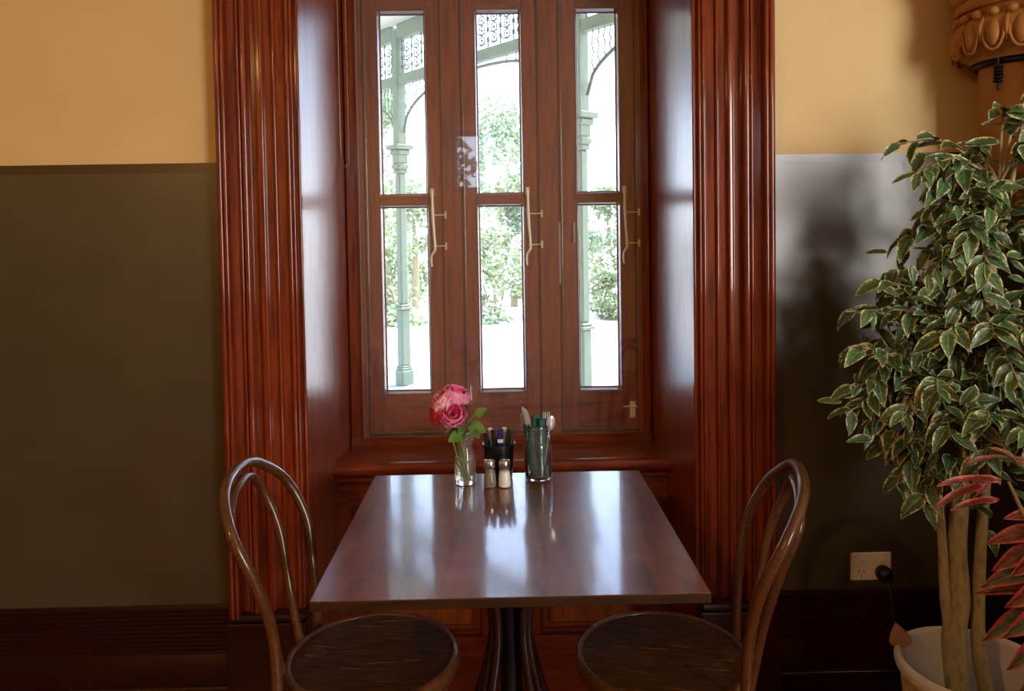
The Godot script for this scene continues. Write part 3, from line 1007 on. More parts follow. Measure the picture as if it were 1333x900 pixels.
	var ts := [
		["garden_tree", "tall loose pale green tree filling the middle pane", "tree", Vector3(0.0, -0.22, -18.5), 5.4, 1.55, 6500, 0.22, [0.27, 0.37, 0.21], 0.085],
		["garden_tree", "pale green tree behind the left verandah post", "tree", Vector3(-3.1, -0.22, -17.0), 5.8, 1.1, 5000, 0.12, [0.28, 0.40, 0.21], 0.085],
		["garden_tree", "dark green low tree behind the white shrub in the right pane", "tree", Vector3(2.75, -0.22, -17.0), 2.75, 1.0, 3600, 0.15, [0.19, 0.29, 0.15], 0.08],
		["garden_tree", "dark conical conifer in the middle pane behind the flowers", "tree", Vector3(0.32, -0.22, -15.2), 2.5, 0.5, 2600, 0.03, [0.15, 0.24, 0.14], 0.06],
		["garden_tree", "small pale tree right of the left verandah post", "tree", Vector3(-1.9, -0.22, -15.0), 3.0, 0.7, 3000, 0.25, [0.27, 0.38, 0.20], 0.075],
		["garden_tree", "leafy tree behind the house, mirrored in the window glass", "tree", Vector3(-0.25, -0.22, 8.2), 4.8, 1.5, 7000, 0.06, [0.20, 0.30, 0.14], 0.09],
	]
	for q in ts:
		plant_mass(q[0], q[1], q[2], q[3], q[4], q[5], q[6], q[7], q[8], q[9], true)

func plant_mass(called: String, label: String, cat: String, at: Vector3, height: float, rad: float, count: int, bloom: float, base: Array, size: float, tree: bool) -> void:
	var t := thing(called, label, cat, at, 0.0, "trees in the garden" if tree else "shrubs along the gravel")
	var b := MB.new()
	b.colored = true
	var low := 0.12 * height if tree else 0.0
	# clumps
	var cl := []
	for k in (16 if tree else 11):
		var hh := rng.randf()
		var w := (1.0 - pow(absf(hh - 0.35) / 0.68, 2.0)) * rad
		var an := rng.randf() * TAU
		cl.append([Vector3(cos(an) * w * 0.65, low + hh * (height - low) * 0.92, sin(an) * w * 0.65), rad * rng.randf_range(0.32, 0.55)])
	for i in count:
		var q: Array = cl[rng.randi() % cl.size()]
		var d := Vector3(rng.randfn(), rng.randfn(), rng.randfn()).normalized()
		var pos: Vector3 = q[0] + d * q[1] * pow(rng.randf(), 0.4)
		pos.y = clampf(pos.y, 0.03, height)
		var fl := rng.randf() < bloom
		if fl:
			b.col = Color(0.80, 0.76, 0.72) if rng.randf() < 0.6 else Color(0.80, 0.62, 0.60)
		else:
			var k := rng.randf_range(0.7, 1.35)
			b.col = Color(base[0] * k, base[1] * k, base[2] * k)
		var ax := Vector3(rng.randfn(), rng.randfn() * 0.7, rng.randfn()).normalized()
		var sd := ax.cross(Vector3(rng.randfn(), rng.randfn(), rng.randfn())).normalized()
		var s := size * rng.randf_range(0.6, 1.3) * (0.8 if fl else 1.0)
		var nn := ax.cross(sd)
		b.tri(pos - ax * s, pos + sd * s * 0.45, pos + ax * s, nn, nn, nn)
		b.tri(pos - ax * s, pos - sd * s * 0.45, pos + ax * s, nn, nn, nn)
	stuff(put("foliage", b, M.foliage, t))
	var tk := MB.new()
	if tree:
		tk.tube([Vector3(0, 0, 0), Vector3(0.03, height * 0.4, 0.02), Vector3(-0.02, height * 0.8, 0)], [0.09, 0.07, 0.02], 8)
	else:
		for k in 4:
			var an := k * 1.6
			tk.tube([Vector3(0.05 * cos(an), 0, 0.05 * sin(an)), Vector3(0.35 * rad * cos(an), height * 0.6, 0.35 * rad * sin(an))], [0.03, 0.012], 6)
	put("trunk" if tree else "stem", tk, M.bark, t)

# ------------------------------------------------------------------ furniture
func dining_table() -> void:
	var t := thing("dining_table", "square dark brown varnished cafe table pushed up to the window recess", "table", Vector3(0.013, 0, 0.398), -0.003)
	put("edge_band", box_at(Vector3(-0.39, 0.669, -0.39), Vector3(0.39, 0.6882, 0.39), 0.0015), M.table_edge, t)
	var tp := box_at(Vector3(-0.3895, 0.6882, -0.3895), Vector3(0.3895, 0.69, 0.3895), 0.0012)
	for i in tp.v.size():
		tp.u[i] = Vector2(tp.v[i].x / 0.78 + 0.5, tp.v[i].z / 0.78 + 0.5)
	put("tabletop", tp, M.table, t)
	var col := MB.new()
	col.lathe([Vector2(0.0, 0.0), Vector2(0.10, 0.0), Vector2(0.10, 0.012), Vector2(0.05, 0.03), Vector2(0.028, 0.06), Vector2(0.026, 0.60), Vector2(0.05, 0.645), Vector2(0.0, 0.645)], 20)
	put("column", col, M.iron, t)
	var un := MB.new()
	un.box(Vector3(-0.22, 0.645, -0.03), Vector3(0.22, 0.669, 0.03), 0.004)
	un.box(Vector3(-0.03, 0.645, -0.22), Vector3(0.03, 0.6688, 0.22), 0.004)
	put("top_bracket", un, M.iron, t)
	for k in 4:
		for d in [-0.16, 0.16]:
			var an: float = deg_to_rad(45 + 90 * k) + d
			var pts := []
			for q in [[0.215, 0.012], [0.195, 0.04], [0.145, 0.13], [0.096, 0.25], [0.066, 0.35], [0.052, 0.43], [0.062, 0.52], [0.10, 0.60], [0.15, 0.64], [0.20, 0.652]]:
				pts.append(Vector3(q[0] * cos(an), q[1], q[0] * sin(an)))
			var b := MB.new()
			b.tube(spline(pts, 5), 0.011, 10)
			put("leg", b, M.dark_bent, t)

func make_chair() -> Node3D:
	var c := Node3D.new()
	c.name = "bentwood_chair"
	var sh := 0.425
	var seat := MB.new()
	seat.lathe([Vector2(0.0, sh - 0.022), Vector2(0.185, sh - 0.022), Vector2(0.185, sh - 0.004), Vector2(0.16, sh - 0.0045), Vector2(0.10, sh - 0.009), Vector2(0.0, sh - 0.010)], 48)
	put("seat", seat, M.seat, c)
	var rim := MB.new()
	rim.lathe([Vector2(0.184, sh - 0.036), Vector2(0.192, sh - 0.040), Vector2(0.199, sh - 0.034), Vector2(0.202, sh - 0.020), Vector2(0.200, sh - 0.006), Vector2(0.195, sh), Vector2(0.188, sh), Vector2(0.184, sh - 0.004), Vector2(0.184, sh - 0.036)], 48)
	put("seat_rim", rim, M.bentwood, c)
	var oh := [Vector3(-0.215, 0.008, 0.19), Vector3(-0.185, 0.16, 0.182), Vector3(-0.177, 0.301, 0.173), Vector3(-0.173, 0.432, 0.16), Vector3(-0.180, 0.557, 0.160), Vector3(-0.201, 0.672, 0.190), Vector3(-0.248, 0.772, 0.188), Vector3(-0.288, 0.835, 0.125), Vector3(-0.300, 0.861, 0.05)]
	var ih := [Vector3(-0.187, 0.395, 0.072), Vector3(-0.199, 0.46, 0.072), Vector3(-0.216, 0.548, 0.080), Vector3(-0.246, 0.675, 0.110), Vector3(-0.282, 0.770, 0.112), Vector3(-0.291, 0.820, 0.065), Vector3(-0.290, 0.836, 0.02)]
	for w in [["back_frame", oh, 0.0125], ["back_hoop", ih, 0.0105]]:
		var full: Array = w[1].duplicate()
		for k in range(w[1].size() - 1, -1, -1):
			full.append(w[1][k] * Vector3(1, 1, -1))
		var b := MB.new()
		b.tube(spline(full, 6), w[2], 14)
		put(w[0], b, M.bentwood, c)
	for s in [-1.0, 1.0]:
		var b := MB.new()
		b.tube(spline([Vector3(0.125, sh - 0.03, 0.125 * s), Vector3(0.145, 0.25, 0.145 * s), Vector3(0.175, 0.004, 0.165 * s)], 6), 0.014, 12)
		put("leg", b, M.bentwood, c)
	var rg := []
	for j in 36:
		rg.append(Vector3(0.155 * cos(TAU * j / 36) - 0.01, 0.23, 0.155 * sin(TAU * j / 36)))
	var rb := MB.new()
	rb.tube(rg, 0.009, 8, true)
	put("leg_ring", rb, M.bentwood, c)
	return c

func chairs() -> void:
	var c := make_chair()
	add_child(c, true)
	c.position = Vector3(-0.309, 0, 0.491)
	c.rotation.y = -0.024
	tag(c, "bentwood bistro chair at the left side of the table, by the olive wall", "chair", "bentwood chairs at the table")
	var d: Node3D = c.duplicate()
	d.name = "bentwood_chair_001"
	add_child(d, true)
	d.position = Vector3(0.362, 0, 0.518)
	d.rotation.y = 2.906
	tag(d, "bentwood bistro chair at the right side of the table, near the potted plant", "chair", "bentwood chairs at the table")

# ------------------------------------------------------------------ things on the table
const TY := 0.69

func petal_mesh(w: float, h: float, cup: float, curl: float) -> ArrayMesh:
	var b := MB.new()
	var nu := 6
	var nv := 6
	var P := []
	for i in nv + 1:
		var row := []
		var t := float(i) / nv
		for k in nu + 1:
			var s := -1.0 + 2.0 * k / nu
			var wid := w * sin(PI * (0.12 + 0.70 * t)) * (1.0 - 0.12 * t)
			var x := s * wid
			var z := -cup * (1.0 - s * s * 0.9) * sin(PI * (0.15 + 0.6 * t)) + curl * pow(t, 4.0) - s * s * 0.15 * w
			var y := h * t - 0.10 * h * s * s * t + 0.04 * h * sin(s * 5.0) * t
			row.append(Vector3(x, y, -z))
		P.append(row)
	grid(b, P)
	return b.mesh()

func grid(b: MB, P: Array) -> void:
	var R := P.size()
	var C: int = P[0].size()
	var N := []
	for i in R:
		var row := []
		for k in C:
			var du: Vector3 = P[i][mini(k + 1, C - 1)] - P[i][maxi(k - 1, 0)]
			var dv: Vector3 = P[mini(i + 1, R - 1)][k] - P[maxi(i - 1, 0)][k]
			var nn := du.cross(dv)
			row.append(nn.normalized() if nn.length_squared() > 1e-18 else Vector3.UP)
		N.append(row)
	for i in R - 1:
		for k in C - 1:
			var ua := Vector2(float(k) / (C - 1), float(i) / (R - 1)); var ub := Vector2(float(k + 1) / (C - 1), float(i) / (R - 1))
			var uc := Vector2(float(k + 1) / (C - 1), float(i + 1) / (R - 1)); var ud := Vector2(float(k) / (C - 1), float(i + 1) / (R - 1))
			b.tri(P[i][k], P[i][k + 1], P[i + 1][k + 1], N[i][k], N[i][k + 1], N[i + 1][k + 1], ua, ub, uc)
			b.tri(P[i][k], P[i + 1][k + 1], P[i + 1][k], N[i][k], N[i + 1][k + 1], N[i + 1][k], ua, uc, ud)

func leaf_mesh(ln: float, wid: float, fold: float, bend: float, twist := 0.0, tip := 1.0) -> ArrayMesh:
	# base at the origin, tip towards +y, upper face to +z
	var b := MB.new()
	var P := []
	for i in 8:
		var t := i / 7.0
		var row := []
		var w := wid * pow(sin(PI * pow(t, 0.78)), 0.85) * (1.0 - 0.35 * t * (tip - 1.0) * 2.0)
		if i == 7:
			w = wid * 0.02
		if i == 0:
			w = wid * 0.05
		for k in 5:
			var s := -1.0 + k * 0.5
			var p := Vector3(s * w, t * ln, absf(s) * w * fold - bend * ln * t * t + 0.03 * ln * sin(t * 7.0 + s * 2.0) * absf(s))
			if twist != 0.0:
				p = p.rotated(Vector3.UP, twist * t)
			row.append(p)
		P.append(row)
	grid(b, P)
	return b.mesh()

func aim(dir: Vector3, face: Vector3, at: Vector3, scale := 1.0) -> Transform3D:
	# y along dir, z as near to face as it can be
	var y := dir.normalized()
	var x := y.cross(face)
	if x.length_squared() < 1e-6:
		x = y.cross(Vector3(0.3, 0.1, 0.9))
	x = x.normalized()
	return Transform3D(Basis(x, y, x.cross(y)).scaled(Vector3.ONE * scale), at)

func rose(label: String, at: Vector3, foot: Vector3, axis: Vector3, r: float, mats: Array, called := "rose") -> Node3D:
	var t := thing(called, label, "rose", foot, 0.0, "roses in the glass bottle")
	var top := at - foot
	var st := MB.new()
	var ax := axis.normalized()
	st.tube(spline([Vector3.ZERO, Vector3(top.x * 0.35, top.y * 0.45, top.z * 0.35), top - ax * r * 1.5, top - ax * r * 0.5], 6), 0.0022, 8)
	put("stem", st, M.rose_stem, t)
	var inner := petal_mesh(r * 0.55, r * 1.15, r * 0.30, -r * 0.05)
	var middle := petal_mesh(r * 0.85, r * 1.25, r * 0.35, r * 0.25)
	var outer := petal_mesh(r * 1.05, r * 1.20, r * 0.30, r * 0.55)
	var bs := aim(ax, Vector3(0.2, 0, 1), Vector3.ZERO).basis
	var layers := [[inner, 5, 0.16, 0.05, 0], [inner, 5, 0.30, 0.22, 0], [middle, 6, 0.42, 0.45, 1], [middle, 6, 0.50, 0.72, 1], [outer, 7, 0.55, 1.05, 2]]
	for L in layers:
		for k in L[1]:
			var an: float = TAU * k / L[1] + L[3] * 3.0 + rng.randf_range(-0.15, 0.15)
			var tilt: float = L[3] * rng.randf_range(0.85, 1.15)
			# local: y up, petal leans outwards
			var loc := Basis(Vector3.UP, an) * Basis(Vector3.RIGHT, tilt)
			var off := Basis(Vector3.UP, an) * Vector3(0, 0, r * L[2] * 0.55)
			var o := put("petal", L[0], mats[L[4]], t)
			o.transform = Transform3D(bs * loc, top + bs * (off + Vector3(0, -r * 0.55, 0)))
	return t

func table_setting() -> void:
	rng.seed = 31
	# bottle vase
	var vp := Vector3(-0.106, TY, 0.099)
	var v := thing("bottle_vase", "clear glass bottle vase with water holding pink roses", "vase", vp)
	var g := MB.new()
	g.lathe([Vector2(0.0, 0.0), Vector2(0.027, 0.0), Vector2(0.0305, 0.004), Vector2(0.031, 0.05), Vector2(0.0300, 0.075), Vector2(0.024, 0.095), Vector2(0.0205, 0.112), Vector2(0.0205, 0.124), Vector2(0.0235, 0.126), Vector2(0.0240, 0.133), Vector2(0.0225, 0.136)], 32)
	put("bottle", g, M.glass, v)
	var wtr := MB.new()
	wtr.lathe([Vector2(0.0, 0.004), Vector2(0.028, 0.004), Vector2(0.0290, 0.01), Vector2(0.0295, 0.05), Vector2(0.0287, 0.074), Vector2(0.0, 0.074)], 32)
	put("water", wtr, M.water, v)
	var foot := vp + Vector3(0.004, 0.012, 0.0)
	rose("full pink rose facing the camera, lowest bloom in the bottle vase", vp + Vector3(-0.030, 0.208, 0.032), foot + Vector3(0.006, 0, 0), Vector3(0.15, 0.55, 1.0), 0.031, [M.petal_deep, M.petal_pink, M.petal_pink])
	rose("bright pink rose at the top of the bunch in the vase", vp + Vector3(-0.022, 0.255, 0.0), foot + Vector3(-0.006, 0, 0.004), Vector3(0.3, 0.9, 0.25), 0.032, [M.petal_deep, M.petal_pink, M.petal_pink])
	rose("pale salmon pink rose at the upper left of the bunch", vp + Vector3(-0.062, 0.240, 0.006), foot + Vector3(0.0, 0, -0.008), Vector3(-0.6, 0.8, 0.4), 0.030, [M.petal_pink, M.petal_pale, M.petal_pale])
	rose("small red rose at the far left of the bunch", vp + Vector3(-0.078, 0.204, 0.008), foot + Vector3(-0.004, 0, -0.002), Vector3(-0.8, 0.2, 0.5), 0.024, [M.petal_red, M.petal_red, M.petal_red])
	var lm := leaf_mesh(0.058, 0.020, 0.25, 0.18)
	var sp := thing("rose_sprig", "green rose leaf sprig spreading over the vase mouth", "leaves", vp + Vector3(0, 0.02, 0.002))
	var ss := MB.new()
	ss.tube(spline([Vector3(0.008, 0.0, 0), Vector3(0.0, 0.07, 0.004), Vector3(-0.002, 0.125, 0.008), Vector3(0.012, 0.160, 0.008), Vector3(0.038, 0.185, 0.0)], 6), 0.0018, 7)
	put("stem", ss, M.rose_stem, sp)
	for q in [[Vector3(0.0, 0.128, 0.012), Vector3(-0.75, -0.15, 0.7), Vector3(0, 0.6, 1), 0.95], [Vector3(-0.006, 0.128, 0.004), Vector3(-1.0, 0.15, 0.1), Vector3(0, 0.8, 0.7), 0.85], [Vector3(0.006, 0.128, 0.012), Vector3(0.6, 0.1, 0.8), Vector3(0, 1, 0.6), 1.0], [Vector3(0.012, 0.150, 0.008), Vector3(0.9, -0.25, 0.3), Vector3(0, 0.7, 0.8), 0.95], [Vector3(0.030, 0.175, 0.004), Vector3(0.8, 0.5, 0.1), Vector3(0, 0.6, 1), 0.7], [Vector3(-0.004, 0.130, 0.010), Vector3(-0.1, 0.55, 0.7), Vector3(0, 0.4, 1), 0.7]]:
		var o := put("leaf", lm, M.rose_leaf, sp)
		o.transform = aim(q[1], q[2], q[0], q[3])
	# shakers
	for w in [["pepper_shaker", "small glass pepper shaker with chrome cap, left of the pair", Vector3(-0.036, TY, 0.130), M.pepper, "shaker"], ["salt_shaker", "small glass salt shaker with chrome cap, right of the pair", Vector3(0.005, TY, 0.133), M.salt, "shaker"]]:
		var t := thing(w[0], w[1], w[4], w[2], 0.0, "salt and pepper shakers")
		var b := MB.new()
		b.lathe([Vector2(0.0, 0.0), Vector2(0.0185, 0.0), Vector2(0.0195, 0.004), Vector2(0.0180, 0.030), Vector2(0.0145, 0.054), Vector2(0.0145, 0.060)], 12)
		put("glass_body", b, M.glass, t)
		var f := MB.new()
		f.lathe([Vector2(0.0, 0.003), Vector2(0.0165, 0.003), Vector2(0.0170, 0.008), Vector2(0.0158, 0.030), Vector2(0.0135, 0.044), Vector2(0.0, 0.045)], 16)
		put("contents", f, w[3], t)
		var l := MB.new()
		l.lathe([Vector2(0.0155, 0.057), Vector2(0.0162, 0.058), Vector2(0.0162, 0.069), Vector2(0.0150, 0.075), Vector2(0.0100, 0.0785), Vector2(0.0, 0.079)], 24)
		put("cap", l, M.chrome, t)
	# black cup with sachets
	var cp := Vector3(-0.010, TY, 0.050)
	var c := thing("sachet_cup", "black plastic cup holding sugar sachets behind the shakers", "cup", cp)
	var cb := MB.new()
	cb.lathe([Vector2(0.0, 0.0), Vector2(0.036, 0.0), Vector2(0.038, 0.004), Vector2(0.0455, 0.100), Vector2(0.042, 0.100), Vector2(0.035, 0.006), Vector2(0.0, 0.006)], 32)
	put("cup_body", cb, M.black_plastic, c)
	var cr := MB.new()
	var ring := []
	for j in 32:
		ring.append(Vector3(0.0460 * cos(TAU * j / 32), 0.100, 0.0460 * sin(TAU * j / 32)))
	cr.tube(ring, 0.0025, 8, true)
	put("rim", cr, M.black_plastic, c)
	var sm := {"black": mat(Color(0.05, 0.05, 0.055), 0.4), "white": mat(Color(0.82, 0.82, 0.80), 0.5), "blue": mat(Color(0.06, 0.10, 0.42), 0.45), "brown": mat(Color(0.22, 0.13, 0.08), 0.5)}
	var sach := [[-0.026, 0.010, -0.16, "black", "black sugar stick leaning at the left of the cup"], [-0.015, -0.012, -0.10, "white", "white sugar stick second from the left in the black cup"], [-0.010, 0.014, -0.07, "black", "black sugar stick beside the blue sachet"], [0.004, 0.010, 0.02, "blue", "blue sachet in the middle of the black cup"], [0.012, -0.014, 0.06, "white", "white sugar stick at the back of the black cup"], [0.018, 0.008, 0.12, "black", "black sugar stick right of the blue sachet"], [0.027, 0.002, 0.18, "brown", "brown sugar stick leaning at the right of the cup"]]
	for q in sach:
		var t := thing("sugar_sachet", q[4], "sachet", cp + Vector3(q[0] * 0.75, 0.007, q[1] * 0.9), 0.0, "sachets in the black cup")
		t.rotation.z = -q[2]
		var wv: float = 0.008 if q[3] == "blue" else 0.006
		var b := MB.new()
		b.box(Vector3(-wv, 0.0, -0.0035), Vector3(wv, 0.128, 0.0035), 0.002)
		put("paper_body", b, sm[q[3]], t)
		put("crimped_end", box_at(Vector3(-wv, 0.126, -0.001), Vector3(wv, 0.137, 0.001)), sm[q[3]], t)
		if q[3] == "blue":
			put("print_band", box_at(Vector3(-wv - 0.0003, 0.098, -0.0038), Vector3(wv + 0.0003, 0.108, 0.0038)), sm["white"], t)
	# mason jar with cutlery wrapped in teal napkins
	var jp := Vector3(0.103, TY, 0.065)
	var j := thing("mason_jar", "clear glass screw top jar holding cutlery and teal napkins", "jar", jp)
	var jb := MB.new()
	var prof := [Vector2(0.0, 0.0), Vector2(0.033, 0.0), Vector2(0.038, 0.005), Vector2(0.039, 0.015), Vector2(0.039, 0.098), Vector2(0.036, 0.108), Vector2(0.0325, 0.113)]
	for k in 4:
		prof.append(Vector2(0.0325, 0.117 + k * 0.009))
		prof.append(Vector2(0.0350, 0.1195 + k * 0.009))
		prof.append(Vector2(0.0350, 0.1215 + k * 0.009))
		prof.append(Vector2(0.0325, 0.124 + k * 0.009))
	prof.append(Vector2(0.0335, 0.155)); prof.append(Vector2(0.0315, 0.157)); prof.append(Vector2(0.0300, 0.155))
	prof += [Vector2(0.0300, 0.112), Vector2(0.0355, 0.099), Vector2(0.0362, 0.090), Vector2(0.0362, 0.016), Vector2(0.031, 0.008), Vector2(0.0, 0.008)]
	jb.lathe(prof, 36)
	put("jar_body", jb, M.solid_glass, j)
	var kn := [[-0.014, 0.010, 0.24, -0.08, 0, "steel knife leaning furthest left in the jar"], [-0.004, -0.008, 0.20, 0.06, 0, "steel knife at the back of the jar"], [0.012, 0.004, -0.06, 0.0, 1, "steel fork with tines up at the right of the jar"], [-0.016, 0.016, 0.26, -0.10, 1, "steel fork leaning over the left rim of the jar"], [0.006, 0.014, -0.16, 0.05, 2, "steel spoon handle at the right of the jar"]]
	for q in kn:
		var t := thing(["table_knife", "table_fork", "table_spoon"][q[4]], q[5], "cutlery", jp + Vector3(q[0] * 0.8 + 0.006, 0.010, q[1] * 0.6), 0.0, "cutlery in the jar")
		t.rotation = Vector3(q[3], q[0] * 30.0, q[2])
		var b := MB.new()
		if q[4] == 0:
			b.plate([Vector2(-0.006, 0.09), Vector2(0.006, 0.09), Vector2(0.0085, 0.11), Vector2(0.0085, 0.180), Vector2(0.003, 0.197), Vector2(-0.004, 0.199), Vector2(-0.006, 0.15)], -0.0008, 0.0008)
			put("blade", b, M.steel, t)
		elif q[4] == 1:
			b.plate([Vector2(-0.003, 0.10), Vector2(0.003, 0.10), Vector2(0.004, 0.135), Vector2(0.011, 0.148), Vector2(0.011, 0.183), Vector2(0.0085, 0.183), Vector2(0.0075, 0.155), Vector2(0.005, 0.155), Vector2(0.005, 0.183), Vector2(0.0020, 0.183), Vector2(0.0012, 0.155), Vector2(-0.0012, 0.155), Vector2(-0.0020, 0.183), Vector2(-0.005, 0.183), Vector2(-0.005, 0.155), Vector2(-0.0075, 0.155), Vector2(-0.0085, 0.183), Vector2(-0.011, 0.183), Vector2(-0.011, 0.148), Vector2(-0.004, 0.135)], -0.001, 0.001)
			put("tines", b, M.steel, t)
		else:
			b.blob(Vector3(0, 0.155, 0), Vector3(0.014, 0.022, 0.003), 14, 8)
			put("bowl", b, M.steel, t)
		var h := MB.new()
		h.tube([Vector3(0, 0.0, 0), Vector3(0, 0.05, 0), Vector3(0, 0.11, 0)], [0.006, 0.005, 0.0035], 8, false, true, 0.5)
		put("handle", h, M.steel, t)
	for q in [[-0.010, 0.016, 0.16, 0.150, 0.016, "teal paper napkin rolled at the left front of the jar"], [0.012, 0.012, -0.03, 0.165, 0.017, "teal paper napkin rolled upright at the right of the jar"], [0.0, -0.014, 0.02, 0.172, 0.015, "teal paper napkin rolled at the back of the jar"]]:
		var t := thing("paper_napkin", q[5], "napkin", jp + Vector3(q[0], 0.009, q[1] * 0.6), 0.0, "napkins in the jar")
		t.rotation.z = q[2]
		t.rotation.y = q[0] * 60.0
		var b := MB.new()
		# folded and rolled: a spiral section
		var sec := []
		for k in 26:
			var an := k * 0.42
			var rr: float = q[4] * (0.35 + 0.65 * k / 25.0)
			sec.append(Vector2(rr * cos(an), rr * sin(an) * 0.6))
		b.sweep(sec, Vector3.ZERO, Vector3.RIGHT, Vector3(0, 0, 1), Vector3(0, q[3], 0))
		put("rolled_sheet", b, M.teal, t)

# ------------------------------------------------------------------ power point
func power_point() -> void:
	var t := thing("power_outlet", "white double power point on the dark dado above the skirting", "power outlet", Vector3(1.0975, 0.3835, 0.0))
	put("plate", box_at(Vector3(-0.0615, -0.0425, 0.0), Vector3(0.0615, 0.0425, 0.010), 0.005), M.white_plastic, t)
	for s in [-1.0, 1.0]:
		var b := MB.new()
		b.xf = Transform3D(Basis(Vector3.RIGHT, PI / 2), Vector3(s * 0.030, 0.018, 0.010))
		b.lathe([Vector2(0.0, 0.0), Vector2(0.010, 0.0), Vector2(0.010, 0.0015), Vector2(0.0085, 0.0028), Vector2(0.0, 0.0028)], 20)
		put("switch_ring", b, M.white_plastic, t)
		put("rocker", box_at(Vector3(s * 0.030 - 0.0045, 0.012, 0.012), Vector3(s * 0.030 + 0.0045, 0.024, 0.0155), 0.0015), M.switch_plastic, t)
	for q in [[-0.037, -0.012, -0.5], [-0.023, -0.012, 0.5], [-0.030, -0.027, 0.0]]:
		var b := MB.new()
		b.xf = Transform3D(Basis(Vector3(0, 0, 1), q[2]), Vector3(q[0], q[1], 0.0098))
		b.box(Vector3(-0.0012, -0.0042, 0.0), Vector3(0.0012, 0.0042, 0.0006))
		put("socket_slot", b, M.slot, t)
	var p := thing("power_plug", "round black plug with cord in the right socket of the power point", "plug", Vector3(1.129, 0.367, 0.010))
	var pb := MB.new()
	pb.xf = Transform3D(Basis(Vector3.RIGHT, PI / 2), Vector3.ZERO)
	pb.lathe([Vector2(0.0, 0.0), Vector2(0.0225, 0.0), Vector2(0.0235, 0.004), Vector2(0.0225, 0.020), Vector2(0.016, 0.032), Vector2(0.0, 0.034)], 28)
	put("plug_body", pb, M.black_plastic, p)
	var cb := MB.new()
	cb.tube(spline([Vector3(0.0, -0.012, 0.024), Vector3(0.004, -0.05, 0.045), Vector3(0.01, -0.15, 0.055), Vector3(0.02, -0.27, 0.060), Vector3(0.05, -0.350, 0.055), Vector3(0.14, -0.361, 0.05)], 7), 0.0035, 8)
	put("cord", cb, M.black_plastic, p)

